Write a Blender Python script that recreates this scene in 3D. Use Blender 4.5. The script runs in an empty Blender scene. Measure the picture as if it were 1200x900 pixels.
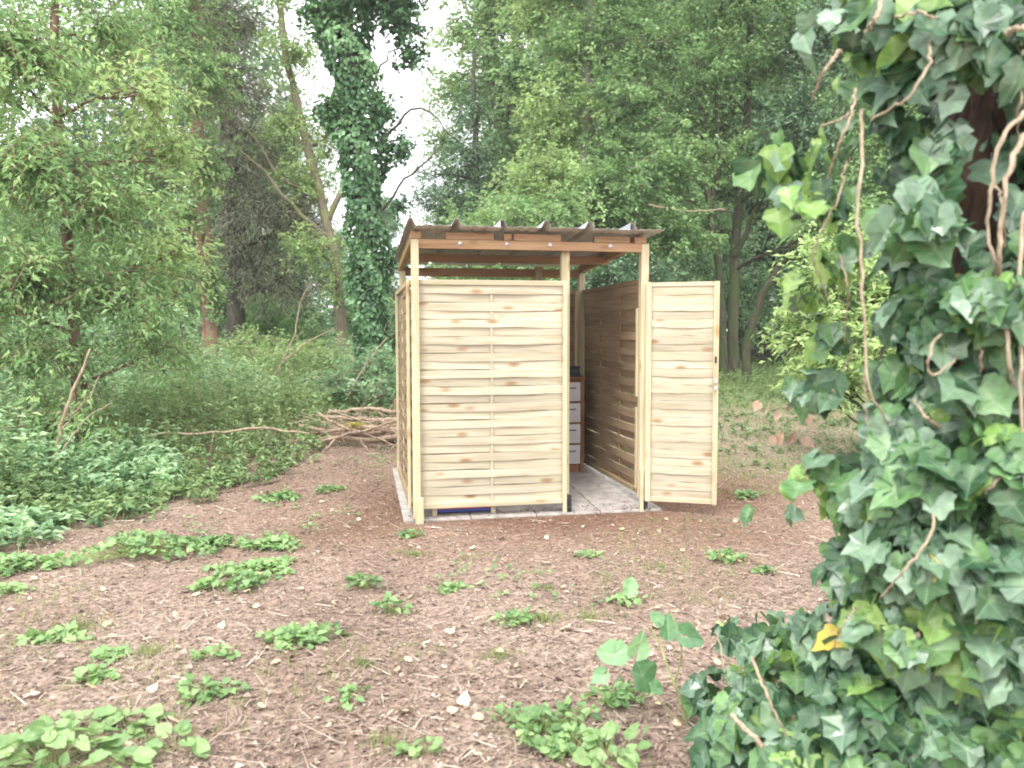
import bpy, math, random
import numpy as np
from mathutils import Vector, Matrix
from mathutils import noise as mnoise

random.seed(7)
rng = np.random.default_rng(7)
S = bpy.context.scene
COL = S.collection

# ------------------------------------------------------------------ camera
CAM = np.array([-0.474, -6.2746, 1.475])
FPX, PITCH, YAW = 937.8, 0.0631, 0.1924
cam_d = bpy.data.cameras.new('camera')
cam = bpy.data.objects.new('camera', cam_d)
COL.objects.link(cam)
cam.location = CAM
cam.rotation_euler = (math.pi / 2 - PITCH, 0.0017, -YAW)
cam_d.sensor_width = 36.0
cam_d.lens = 36.0 * FPX / 1200.0
cam_d.clip_start = 0.05
cam_d.clip_end = 2000
cam_d.dof.use_dof = True
cam_d.dof.focus_distance = 6.2
cam_d.dof.aperture_fstop = 3.0
S.camera = cam

# ------------------------------------------------------------------ sky, sun, exposure
SUN_EL, SUN_AZ = math.radians(56), math.radians(-150)      # azimuth measured from +Y towards +X
world = bpy.data.worlds.new('World')
S.world = world
world.use_nodes = True
wn, wl = world.node_tree.nodes, world.node_tree.links
bg = wn['Background']
sky = wn.new('ShaderNodeTexSky')
sky.sky_type = 'NISHITA'
sky.sun_disc = False
sky.sun_elevation = SUN_EL
sky.sun_rotation = SUN_AZ
sky.air_density = 1.0
sky.dust_density = 3.0
hs = wn.new('ShaderNodeHueSaturation')
hs.inputs['Saturation'].default_value = 0.22
wl.new(sky.outputs['Color'], hs.inputs['Color'])
tcw = wn.new('ShaderNodeTexCoord')
nz = wn.new('ShaderNodeTexNoise')
nz.inputs['Scale'].default_value = 2.2
nz.inputs['Detail'].default_value = 5
wl.new(tcw.outputs['Generated'], nz.inputs['Vector'])
crw = wn.new('ShaderNodeValToRGB')
crw.color_ramp.elements[0].position = 0.3
crw.color_ramp.elements[0].color = (8.0, 8.3, 8.8, 1)
crw.color_ramp.elements[1].position = 0.7
crw.color_ramp.elements[1].color = (12.5, 12.6, 12.8, 1)
wl.new(nz.outputs['Fac'], crw.inputs['Fac'])
mxw = wn.new('ShaderNodeMixRGB')
mxw.inputs['Fac'].default_value = 0.8
wl.new(hs.outputs['Color'], mxw.inputs['Color1'])
wl.new(crw.outputs['Color'], mxw.inputs['Color2'])
wl.new(mxw.outputs['Color'], bg.inputs['Color'])
bg.inputs['Strength'].default_value = 0.15

sun_d = bpy.data.lights.new('sun', 'SUN')
sun_d.energy = 1.5
sun_d.angle = math.radians(14)
sun_d.color = (1.0, 0.96, 0.9)
sun = bpy.data.objects.new('sun', sun_d)
COL.objects.link(sun)
sdir = Vector((math.sin(SUN_AZ) * math.cos(SUN_EL), math.cos(SUN_AZ) * math.cos(SUN_EL), math.sin(SUN_EL)))
sun.rotation_euler = sdir.to_track_quat('Z', 'Y').to_euler()

S.view_settings.view_transform = 'Standard'
S.view_settings.look = 'None'
S.view_settings.gamma = 1
S.view_settings.exposure = 1.44
S.render.engine = 'CYCLES'
S.cycles.max_bounces = 8
S.cycles.diffuse_bounces = 4
S.cycles.glossy_bounces = 2
S.cycles.transmission_bounces = 4
S.cycles.transparent_max_bounces = 4
S.cycles.sample_clamp_indirect = 6
S.cycles.filter_width = 1.9

# ------------------------------------------------------------------ geometry of the view (world points from bearings)
cyw, syw, cpi, spi = math.cos(YAW), math.sin(YAW), math.cos(PITCH), math.sin(PITCH)


def at(px, py, d):
    """world point at bearing (px, py) of the 1200 x 900 photograph and forward distance d"""
    x = (px - 600) / FPX
    z2 = -(py - 450) / FPX
    y = cpi + spi * z2
    z = -spi + cpi * z2
    return CAM + d * np.array([cyw * x + syw * y, -syw * x + cyw * y, z])


def sstep(a, b, x):
    t = np.clip((x - a) / (b - a), 0, 1)
    return t * t * (3 - 2 * t)


def vnoise(x, y, s, seed=0.0):
    """cheap smooth 2-D value noise, vectorised, about -1..1"""
    x = np.asarray(x, float) * s + seed * 13.7
    y = np.asarray(y, float) * s + seed * 7.3
    xi, yi = np.floor(x), np.floor(y)
    xf, yf = x - xi, y - yi

    def h(a, b):
        v = np.sin(a * 127.1 + b * 311.7 + seed * 17.0) * 43758.5453
        return (v - np.floor(v)) * 2 - 1
    u, v = xf * xf * (3 - 2 * xf), yf * yf * (3 - 2 * yf)
    return (h(xi, yi) * (1 - u) + h(xi + 1, yi) * u) * (1 - v) + (h(xi, yi + 1) * (1 - u) + h(xi + 1, yi + 1) * u) * v


def gz(x, y):
    x = np.asarray(x, float)
    y = np.asarray(y, float)
    z = 0.045 * np.clip(y, 0, 20) + 0.015 * np.clip(y - 20, 0, 40)
    flat = sstep(0.15, 0.9, np.maximum(np.maximum(-0.15 - x, x - 2.0), np.maximum(-0.1 - y, y - 2.1)))
    b = vnoise(x, y, 0.45, 1) * 0.05 + vnoise(x, y, 1.4, 2) * 0.025 + vnoise(x, y, 4.0, 3) * 0.010
    z = z + (b - 0.015) * flat
    z = z + 0.10 * np.exp(-(((x + 2.1) / 1.6) ** 2 + ((y - 3.9) / 1.0) ** 2))     # low bank under the brash
    return z


def G(px, d, h=0.0):
    p = at(px, 450, d)
    p[2] = gz(p[0], p[1]) + h
    return p


# ------------------------------------------------------------------ mesh building
class MB:
    """collects vertices and faces with a material slot and a tint per face"""

    def __init__(self):
        self.V, self.F, self.n = [], [], 0      # F: (array k x m, mats, tints)
        self.vein = []

    def add(self, v, f, mat=0, tint=0.5, vein=None):
        v = np.asarray(v, float).reshape(-1, 3)
        f = np.asarray(f, np.int64)
        if f.ndim == 1:
            f = f[None]
        m = np.broadcast_to(np.asarray(mat, np.int32), (len(f),))
        t = np.broadcast_to(np.asarray(tint, np.float32), (len(f),))
        self.F.append((f + self.n, m, t))
        self.V.append(v)
        self.vein.append(np.zeros(len(v), np.float32) if vein is None else np.asarray(vein, np.float32))
        self.n += len(v)

    def box(self, x0, x1, y0, y1, z0, z1, mat=0, tint=0.5, M=None):
        v = np.array([(x, y, z) for x in (x0, x1) for y in (y0, y1) for z in (z0, z1)], float)
        if M is not None:
            v = v @ M[:3, :3].T + M[:3, 3]
        f = [(0, 1, 3, 2), (4, 6, 7, 5), (0, 4, 5, 1), (2, 3, 7, 6), (0, 2, 6, 4), (1, 5, 7, 3)]
        self.add(v, f, mat, tint)

    def tube(self, P, R, s=8, mat=0, tint=0.5, lump=0.0, cap=True):
        P = np.asarray(P, float)
        n = len(P)
        R = np.broadcast_to(np.asarray(R, float), (n,))
        T = np.gradient(P, axis=0)
        T /= np.linalg.norm(T, axis=1)[:, None] + 1e-9
        up = np.array([0.31, 0.95, 0.1]) if abs(T[0, 2]) > 0.7 else np.array([0, 0.1, 1.0])
        A = np.cross(T, up)
        A /= np.linalg.norm(A, axis=1)[:, None] + 1e-9
        B = np.cross(T, A)
        an = np.arange(s) * 2 * math.pi / s
        rr = R[:, None] * (1 + (lump * rng.uniform(-1, 1, (n, s)) if lump else 0))
        v = P[:, None, :] + rr[:, :, None] * (np.cos(an)[None, :, None] * A[:, None, :] + np.sin(an)[None, :, None] * B[:, None, :])
        i = np.arange(n - 1)[:, None] * s
        j = np.arange(s)[None, :]
        j2 = (j + 1) % s
        f = np.stack([i + j, i + j2, i + s + j2, i + s + j], -1).reshape(-1, 4)
        self.add(v.reshape(-1, 3), f, mat, tint)
        if cap:
            self.add(v[0], [list(range(s))], mat, tint)
            self.add(v[-1], [list(range(s))[::-1]], mat, tint)

    def twigs(self, A, B, r, mat=0, tint=0.5):
        """many straight 3-sided twigs at once"""
        A, B = np.asarray(A, float), np.asarray(B, float)
        n = len(A)
        if not n:
            return
        r = np.broadcast_to(np.asarray(r, float), (n,))
        T = B - A
        T /= np.linalg.norm(T, axis=1)[:, None] + 1e-9
        U = np.cross(T, np.array([0.3, 0.5, 0.81]))
        U /= np.linalg.norm(U, axis=1)[:, None] + 1e-9
        W = np.cross(T, U)
        vs = []
        for P, q in ((A, 1.0), (B, 0.45)):
            for k in range(3):
                a = k * 2 * math.pi / 3
                vs.append(P + (r * q)[:, None] * (math.cos(a) * U + math.sin(a) * W))
        v = np.stack(vs, 1)
        o = np.arange(n)[:, None, None] * 6
        f = (np.array([[0, 1, 4, 3], [1, 2, 5, 4], [2, 0, 3, 5]])[None] + o).reshape(-1, 4)
        if np.ndim(tint):
            tint = np.repeat(tint, 3)
        self.add(v.reshape(-1, 3), f, mat, tint)

    def leaves(self, P, D, N, L, Wd, tint, mat=0, fold=0.12, droop=0.0):
        """diamond leaves: base point P, direction D, normal N, length L, width Wd"""
        n = len(P)
        if not n:
            return
        D = D / (np.linalg.norm(D, axis=1)[:, None] + 1e-9)
        Sd = np.cross(D, N)
        Sd /= np.linalg.norm(Sd, axis=1)[:, None] + 1e-9
        Nn = np.cross(Sd, D)
        L = np.broadcast_to(L, (n,))[:, None]
        Wd = np.broadcast_to(Wd, (n,))[:, None]
        m = P + D * L * 0.42
        v = np.stack([P, m + Sd * Wd * 0.5 + Nn * L * fold, P + D * L - Nn * L * droop, m - Sd * Wd * 0.5 + Nn * L * fold], 1)
        f = np.arange(n * 4).reshape(n, 4)
        self.add(v.reshape(-1, 3), f, mat, tint)

    def mesh(self, name, mats, smooth=False):
        me = bpy.data.meshes.new(name)
        V = np.concatenate(self.V)
        me.vertices.add(len(V))
        me.vertices.foreach_set('co', V.astype(np.float32).ravel())
        lv, ls, mt, tn, tot = [], [], [], [], 0
        for f, m, t in self.F:
            lv.append(f.ravel())
            ls.append(tot + np.arange(len(f)) * f.shape[1])
            tot += f.size
            mt.append(m)
            tn.append(t)
        lv = np.concatenate(lv).astype(np.int32)
        ls = np.concatenate(ls).astype(np.int32)
        me.loops.add(len(lv))
        me.loops.foreach_set('vertex_index', lv)
        me.polygons.add(len(ls))
        me.polygons.foreach_set('loop_start', ls)
        mt = np.concatenate(mt).astype(np.int32)
        for m in mats:
            me.materials.append(m)
        me.polygons.foreach_set('material_index', mt)
        me.update(calc_edges=True)
        at_ = me.attributes.new('tint', 'FLOAT', 'FACE')
        at_.data.foreach_set('value', np.concatenate(tn).astype(np.float32))
        ve = np.concatenate(self.vein)
        if ve.any():
            va = me.attributes.new('vein', 'FLOAT', 'POINT')
            va.data.foreach_set('value', ve)
        me.polygons.foreach_set('use_smooth', np.full(len(ls), bool(smooth)))
        return me

    def build(self, name, mats, parent=None, smooth=False):
        if not isinstance(mats, (list, tuple)):
            mats = [mats]
        o = bpy.data.objects.new(name, self.mesh(name, mats, smooth))
        COL.objects.link(o)
        o.parent = parent
        return o


def tag(o, label=None, cat=None, group=None, kind=None):
    for k, v in (('label', label), ('category', cat), ('group', group), ('kind', kind)):
        if v:
            o[k] = v
    return o


def empty(name, loc, label, cat, group=None):
    o = bpy.data.objects.new(name, None)
    COL.objects.link(o)
    o.location = loc
    o.empty_display_size = 0.2
    tag(o, label, cat, group)
    return o


# meshes of a thing are written in world coordinates; children get the inverse of the Empty's place
def adopt(root):
    for c in root.children:
        c.matrix_parent_inverse = Matrix.Translation(-root.location)


# ------------------------------------------------------------------ materials
def nmat(name):
    m = bpy.data.materials.new(name)
    m.use_nodes = True
    nt = m.node_tree
    return m, nt.nodes, nt.links, nt.nodes['Principled BSDF']


def ramp(n, stops):
    r = n.new('ShaderNodeValToRGB')
    e = r.color_ramp.elements
    while len(e) < len(stops):
        e.new(0.5)
    for k, (p, c) in enumerate(stops):
        e[k].position = p
        e[k].color = (*c, 1)
    return r


def leaf_mat(name, stops, rough=0.45, transl=0.4, veins=None, spec=0.4, objrand=False):
    m, n, l, b = nmat(name)
    a = n.new('ShaderNodeAttribute')
    a.attribute_name = 'tint'
    geo = n.new('ShaderNodeNewGeometry')
    nz = n.new('ShaderNodeTexNoise')
    nz.inputs['Scale'].default_value = 0.9
    nz.inputs['Detail'].default_value = 2
    l.new(geo.outputs['Position'], nz.inputs['Vector'])
    mm = n.new('ShaderNodeMath')
    mm.operation = 'MULTIPLY_ADD'
    mm.inputs[1].default_value = 0.7
    l.new(nz.outputs['Fac'], mm.inputs[0])
    sub = n.new('ShaderNodeMath')
    sub.operation = 'SUBTRACT'
    sub.inputs[1].default_value = 0.35
    l.new(a.outputs['Fac'], sub.inputs[0])
    if objrand:
        oi = n.new('ShaderNodeObjectInfo')
        m3 = n.new('ShaderNodeMath')
        m3.operation = 'MULTIPLY_ADD'
        m3.inputs[1].default_value = 0.5
        l.new(oi.outputs['Random'], m3.inputs[0])
        m3.inputs[2].default_value = -0.25
        ad = n.new('ShaderNodeMath')
        l.new(sub.outputs[0], ad.inputs[0])
        l.new(m3.outputs[0], ad.inputs[1])
        l.new(ad.outputs[0], mm.inputs[2])
    else:
        l.new(sub.outputs[0], mm.inputs[2])
    r = ramp(n, stops)
    l.new(mm.outputs[0], r.inputs['Fac'])
    col = r.outputs['Color']
    if veins:
        va = n.new('ShaderNodeAttribute')
        va.attribute_name = 'vein'
        p = n.new('ShaderNodeMath')
        p.operation = 'POWER'
        p.inputs[1].default_value = 12
        l.new(va.outputs['Fac'], p.inputs[0])
        p2 = n.new('ShaderNodeMath')
        p2.operation = 'MULTIPLY'
        p2.inputs[1].default_value = 0.4
        l.new(p.outputs[0], p2.inputs[0])
        mx = n.new('ShaderNodeMixRGB')
        l.new(p2.outputs[0], mx.inputs['Fac'])
        l.new(col, mx.inputs['Color1'])
        mx.inputs['Color2'].default_value = (*veins, 1)
        nb = n.new('ShaderNodeTexNoise')
        nb.inputs['Scale'].default_value = 45
        nb.inputs['Detail'].default_value = 3
        l.new(geo.outputs['Position'], nb.inputs['Vector'])
        mb = n.new('ShaderNodeMixRGB')
        mb.blend_type = 'OVERLAY'
        mb.inputs['Fac'].default_value = 0.45
        l.new(mx.outputs['Color'], mb.inputs['Color1'])
        l.new(nb.outputs['Fac'], mb.inputs['Color2'])
        col = mb.outputs['Color']
        bp = n.new('ShaderNodeBump')
        bp.inputs['Strength'].default_value = 0.35
        bp.inputs['Distance'].default_value = 0.004
        l.new(nb.outputs['Fac'], bp.inputs['Height'])
        l.new(bp.outputs['Normal'], b.inputs['Normal'])
    l.new(col, b.inputs['Base Color'])
    b.inputs['Roughness'].default_value = rough
    b.inputs['Specular IOR Level'].default_value = spec
    tr = n.new('ShaderNodeBsdfTranslucent')
    hsv = n.new('ShaderNodeHueSaturation')
    hsv.inputs['Hue'].default_value = 0.485
    hsv.inputs['Saturation'].default_value = 1.1
    hsv.inputs['Value'].default_value = 1.5
    l.new(col, hsv.inputs['Color'])
    l.new(hsv.outputs['Color'], tr.inputs['Color'])
    mix = n.new('ShaderNodeMixShader')
    mix.inputs[0].default_value = transl
    l.new(b.outputs[0], mix.inputs[1])
    l.new(tr.outputs[0], mix.inputs[2])
    l.new(mix.outputs[0], n['Material Output'].inputs['Surface'])
    return m


def bark_mat(name, c1, c2, scale=14, bump=0.6, moss=None, moss_amt=0.5):
    m, n, l, b = nmat(name)
    geo = n.new('ShaderNodeNewGeometry')
    mp = n.new('ShaderNodeMapping')
    mp.inputs['Scale'].default_value = (1, 1, 0.22)
    l.new(geo.outputs['Position'], mp.inputs['Vector'])
    nz = n.new('ShaderNodeTexNoise')
    nz.inputs['Scale'].default_value = scale
    nz.inputs['Detail'].default_value = 7
    nz.inputs['Roughness'].default_value = 0.65
    l.new(mp.outputs[0], nz.inputs['Vector'])
    r = ramp(n, [(0.32, c1), (0.68, c2)])
    l.new(nz.outputs['Fac'], r.inputs['Fac'])
    col = r.outputs['Color']
    if moss:
        n2 = n.new('ShaderNodeTexNoise')
        n2.inputs['Scale'].default_value = 3.5
        n2.inputs['Detail'].default_value = 6
        l.new(geo.outputs['Position'], n2.inputs['Vector'])
        r2 = ramp(n, [(0.5 - 0.2 * moss_amt, (0, 0, 0)), (0.72 - 0.2 * moss_amt, (1, 1, 1))])
        l.new(n2.outputs['Fac'], r2.inputs['Fac'])
        mx = n.new('ShaderNodeMixRGB')
        l.new(r2.outputs['Color'], mx.inputs['Fac'])
        l.new(col, mx.inputs['Color1'])
        mx.inputs['Color2'].default_value = (*moss, 1)
        col = mx.outputs['Color']
    l.new(col, b.inputs['Base Color'])
    b.inputs['Roughness'].default_value = 0.9
    b.inputs['Specular IOR Level'].default_value = 0.2
    bp = n.new('ShaderNodeBump')
    bp.inputs['Strength'].default_value = bump
    bp.inputs['Distance'].default_value = 0.03
    l.new(nz.outputs['Fac'], bp.inputs['Height'])
    l.new(bp.outputs['Normal'], b.inputs['Normal'])
    return m


def wood_mat(name, base, dark, knot, axis='X', grain=1.0, knots=True, rough=0.75):
    """sawn softwood: grain stretched along one axis of the piece, knots, small colour change from piece to piece"""
    m, n, l, b = nmat(name)
    tc = n.new('ShaderNodeTexCoord')
    oi = n.new('ShaderNodeObjectInfo')
    cmb = n.new('ShaderNodeVectorMath')
    cmb.operation = 'SCALE'
    cx = n.new('ShaderNodeCombineXYZ')
    for k in range(3):
        l.new(oi.outputs['Random'], cx.inputs[k])
    l.new(cx.outputs[0], cmb.inputs[0])
    cmb.inputs['Scale'].default_value = 37.0
    ad = n.new('ShaderNodeVectorMath')
    l.new(tc.outputs['Object'], ad.inputs[0])
    l.new(cmb.outputs[0], ad.inputs[1])
    mp = n.new('ShaderNodeMapping')
    sc = {'X': (1.6, 40, 40), 'Z': (40, 40, 1.6), 'Y': (40, 1.6, 40)}[axis]
    mp.inputs['Scale'].default_value = sc
    l.new(ad.outputs[0], mp.inputs['Vector'])
    nz = n.new('ShaderNodeTexNoise')
    nz.inputs['Scale'].default_value = 1.6
    nz.inputs['Detail'].default_value = 5
    nz.inputs['Distortion'].default_value = 0.6
    l.new(mp.outputs[0], nz.inputs['Vector'])
    r = ramp(n, [(0.3, dark), (0.55, base), (0.8, tuple(min(1, c * 1.08) for c in base))])
    l.new(nz.outputs['Fac'], r.inputs['Fac'])
    # streaky stains
    mp2 = n.new('ShaderNodeMapping')
    mp2.inputs['Scale'].default_value = {'X': (1.2, 5, 5), 'Z': (5, 5, 1.2), 'Y': (5, 1.2, 5)}[axis]
    l.new(ad.outputs[0], mp2.inputs['Vector'])
    n2 = n.new('ShaderNodeTexNoise')
    n2.inputs['Scale'].default_value = 1.5
    n2.inputs['Detail'].default_value = 3
    l.new(mp2.outputs[0], n2.inputs['Vector'])
    hv = n.new('ShaderNodeHueSaturation')
    l.new(r.outputs['Color'], hv.inputs['Color'])
    mr = n.new('ShaderNodeMapRange')
    mr.inputs['From Min'].default_value = 0.3
    mr.inputs['From Max'].default_value = 0.7
    mr.inputs['To Min'].default_value = 0.88
    mr.inputs['To Max'].default_value = 1.06
    l.new(n2.outputs['Fac'], mr.inputs['Value'])
    m4 = n.new('ShaderNodeMath')
    m4.operation = 'MULTIPLY_ADD'
    l.new(oi.outputs['Random'], m4.inputs[0])
    m4.inputs[1].default_value = 0.26
    l.new(mr.outputs[0], m4.inputs[2])
    m5 = n.new('ShaderNodeMath')
    m5.operation = 'SUBTRACT'
    l.new(m4.outputs[0], m5.inputs[0])
    m5.inputs[1].default_value = 0.13
    l.new(m5.outputs[0], hv.inputs['Value'])
    hr = n.new('ShaderNodeMath')
    hr.operation = 'MULTIPLY_ADD'
    l.new(n2.outputs['Fac'], hr.inputs[0])
    hr.inputs[1].default_value = 0.03
    hr.inputs[2].default_value = 0.485
    l.new(hr.outputs[0], hv.inputs['Hue'])
    col = hv.outputs['Color']
    if knots:
        mp3 = n.new('ShaderNodeMapping')
        mp3.inputs['Scale'].default_value = {'X': (3.6, 9, 9), 'Z': (9, 9, 3.6), 'Y': (9, 3.6, 9)}[axis]
        l.new(ad.outputs[0], mp3.inputs['Vector'])
        vo = n.new('ShaderNodeTexVoronoi')
        vo.inputs['Scale'].default_value = 0.9
        l.new(mp3.outputs[0], vo.inputs['Vector'])
        kr = ramp(n, [(0.0, (1, 1, 1)), (0.10, (0.75, 0.75, 0.75)), (0.22, (0, 0, 0))])
        l.new(vo.outputs['Distance'], kr.inputs['Fac'])
        mk = n.new('ShaderNodeMixRGB')
        l.new(kr.outputs['Color'], mk.inputs['Fac'])
        l.new(col, mk.inputs['Color1'])
        mk.inputs['Color2'].default_value = (*knot, 1)
        col = mk.outputs['Color']
    l.new(col, b.inputs['Base Color'])
    b.inputs['Roughness'].default_value = rough
    b.inputs['Specular IOR Level'].default_value = 0.25
    bp = n.new('ShaderNodeBump')
    bp.inputs['Strength'].default_value = 0.25 * grain
    bp.inputs['Distance'].default_value = 0.003
    l.new(nz.outputs['Fac'], bp.inputs['Height'])
    l.new(bp.outputs['Normal'], b.inputs['Normal'])
    return m


def plain_mat(name, col, rough=0.6, metal=0.0, var=0.2, scale=20, bump=0.1):
    m, n, l, b = nmat(name)
    tc = n.new('ShaderNodeTexCoord')
    nz = n.new('ShaderNodeTexNoise')
    nz.inputs['Scale'].default_value = scale
    nz.inputs['Detail'].default_value = 5
    l.new(tc.outputs['Object'], nz.inputs['Vector'])
    r = ramp(n, [(0.3, tuple(c * (1 - var) for c in col)), (0.7, tuple(min(1, c * (1 + var)) for c in col))])
    l.new(nz.outputs['Fac'], r.inputs['Fac'])
    l.new(r.outputs['Color'], b.inputs['Base Color'])
    b.inputs['Roughness'].default_value = rough
    b.inputs['Metallic'].default_value = metal
    bp = n.new('ShaderNodeBump')
    bp.inputs['Strength'].default_value = bump
    bp.inputs['Distance'].default_value = 0.005
    l.new(nz.outputs['Fac'], bp.inputs['Height'])
    l.new(bp.outputs['Normal'], b.inputs['Normal'])
    return m


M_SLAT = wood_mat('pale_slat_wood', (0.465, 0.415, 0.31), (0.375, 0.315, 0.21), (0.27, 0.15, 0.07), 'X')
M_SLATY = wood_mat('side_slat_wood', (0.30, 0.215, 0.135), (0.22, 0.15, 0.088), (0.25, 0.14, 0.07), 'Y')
M_POST = wood_mat('pale_post_wood', (0.48, 0.41, 0.27), (0.38, 0.31, 0.18), (0.33, 0.2, 0.08), 'Z')
M_BATTEN = wood_mat('batten_wood', (0.47, 0.415, 0.27), (0.38, 0.325, 0.195), (0.3, 0.18, 0.08), 'Z')
M_RAIL = wood_mat('rail_wood', (0.46, 0.395, 0.275), (0.36, 0.30, 0.185), (0.28, 0.16, 0.08), 'X')
M_BEAM = wood_mat('orange_beam_wood', (0.38, 0.235, 0.135), (0.28, 0.16, 0.085), (0.18, 0.07, 0.03), 'X')
M_BEAMY = wood_mat('orange_rafter_wood', (0.38, 0.24, 0.14), (0.29, 0.17, 0.09), (0.2, 0.08, 0.03), 'Y')
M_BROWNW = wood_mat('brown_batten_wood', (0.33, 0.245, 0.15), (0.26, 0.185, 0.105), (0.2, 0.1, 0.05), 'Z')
M_BLACK = plain_mat('black_metal', (0.025, 0.025, 0.027), 0.5, 0.3, 0.3, 40, 0.4)
M_ZINC = plain_mat('zinc_metal', (0.55, 0.57, 0.6), 0.4, 0.7, 0.15, 30, 0.1)
M_SHEET = plain_mat('painted_roof_sheet', (0.53, 0.515, 0.49), 0.5, 0.1, 0.14, 5, 0.05)
M_SLAB = plain_mat('concrete_slab', (0.31, 0.28, 0.255), 0.95, 0, 0.3, 9, 0.4)
M_PLASTIC = plain_mat('black_plastic', (0.02, 0.024, 0.03), 0.45, 0, 0.2, 8, 0.1)
M_DRAWER = plain_mat('white_drawer_front', (0.62, 0.6, 0.6), 0.5, 0, 0.08, 9, 0.05)
M_CHEST = wood_mat('red_brown_chest_wood', (0.27, 0.13, 0.075), (0.19, 0.085, 0.045), (0.1, 0.04, 0.02), 'Z')
M_BLUE = plain_mat('blue_plastic', (0.03, 0.05, 0.26), 0.4, 0, 0.1, 8, 0.05)
M_RED = plain_mat('red_plastic', (0.5, 0.13, 0.09), 0.5, 0, 0.1, 8, 0.05)

M_BARK_BROWN = bark_mat('red_brown_bark', (0.10, 0.055, 0.038), (0.27, 0.165, 0.12))
M_BARK_DARK = bark_mat('dark_bark', (0.03, 0.026, 0.02), (0.10, 0.09, 0.07))
M_BARK_TAN = bark_mat('tan_bark', (0.11, 0.09, 0.065), (0.23, 0.19, 0.135), moss=(0.16, 0.18, 0.07), moss_amt=0.2)
M_BARK_MOSS = bark_mat('mossy_bark', (0.035, 0.032, 0.022), (0.10, 0.088, 0.062), moss=(0.05, 0.068, 0.026), moss_amt=0.45)
M_BARK_GREY = bark_mat('grey_bark', (0.10, 0.09, 0.075), (0.26, 0.24, 0.2), moss=(0.13, 0.16, 0.07), moss_amt=0.3)
M_VINE = bark_mat('pale_vine_bark', (0.27, 0.20, 0.13), (0.54, 0.45, 0.33), 60, 0.8)
M_IVYTRUNK = bark_mat('dark_red_brown_bark', (0.016, 0.010, 0.007), (0.13, 0.075, 0.052), 30, 1.0)
M_STICK = bark_mat('dead_stick_bark', (0.18, 0.125, 0.085), (0.44, 0.34, 0.25), 30, 0.6)
M_STEM = bark_mat('green_stem', (0.22, 0.26, 0.10), (0.42, 0.42, 0.2), 40, 0.2)

GREEN_MID = [(0.0, (0.060, 0.114, 0.046)), (0.45, (0.148, 0.256, 0.101)), (0.75, (0.248, 0.387, 0.160)), (1.0, (0.407, 0.556, 0.257))]
GREEN_BLUE = [(0.0, (0.060, 0.114, 0.057)), (0.45, (0.148, 0.254, 0.128)), (0.75, (0.252, 0.393, 0.216)), (1.0, (0.417, 0.568, 0.339))]
GREEN_DARK = [(0.0, (0.025, 0.054, 0.027)), (0.5, (0.068, 0.139, 0.067)), (1.0, (0.165, 0.279, 0.133))]
GREEN_YEL = [(0.0, (0.121, 0.188, 0.072)), (0.5, (0.248, 0.356, 0.139)), (1.0, (0.439, 0.575, 0.257))]
GREY_TWIG = [(0.0, (0.110, 0.114, 0.077)), (0.5, (0.258, 0.266, 0.180)), (1.0, (0.417, 0.460, 0.309))]
L_MID = leaf_mat('mid_green_leaf', GREEN_MID)
L_BLUE = leaf_mat('blue_green_leaf', GREEN_BLUE)
L_DARK = leaf_mat('dark_green_leaf', GREEN_DARK, 0.35, 0.15, spec=0.55)
L_YEL = leaf_mat('yellow_green_leaf', GREEN_YEL, 0.5, 0.4)
L_GREY = leaf_mat('grey_brown_needle', GREY_TWIG, 0.7, 0.2, spec=0.2)
L_IVY_FAR = leaf_mat('glossy_ivy_leaf', [(0.0, (0.022, 0.055, 0.024)), (0.5, (0.065, 0.15, 0.06)), (1.0, (0.19, 0.33, 0.15))], 0.42, 0.2, spec=0.4)
L_WEED = leaf_mat('weed_leaf', [(0.0, (0.06, 0.11, 0.045)), (0.5, (0.135, 0.225, 0.085)), (1.0, (0.27, 0.37, 0.16))], 0.5, 0.3)
L_LAWN = leaf_mat('bright_ground_leaf', [(0.0, (0.06, 0.15, 0.05)), (0.5, (0.12, 0.28, 0.09)), (1.0, (0.22, 0.40, 0.15))], 0.5, 0.35)
L_GRASS = leaf_mat('grass_blade', [(0.0, (0.06, 0.11, 0.035)), (0.5, (0.13, 0.21, 0.06)), (1.0, (0.32, 0.33, 0.14))], 0.6, 0.3)
L_LITTER = leaf_mat('dead_litter_leaf', [(0.0, (0.115, 0.082, 0.063)), (0.45, (0.255, 0.194, 0.156)), (0.8, (0.40, 0.32, 0.255)), (1.0, (0.58, 0.49, 0.39))], 0.75, 0.1, spec=0.2)
L_FALLEN = leaf_mat('fallen_pale_leaf', [(0.0, (0.38, 0.25, 0.16)), (0.5, (0.55, 0.42, 0.27)), (1.0, (0.68, 0.60, 0.38))], 0.7, 0.1, veins=(0.5, 0.35, 0.22), objrand=True)
VE = (0.30, 0.42, 0.24)
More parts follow.
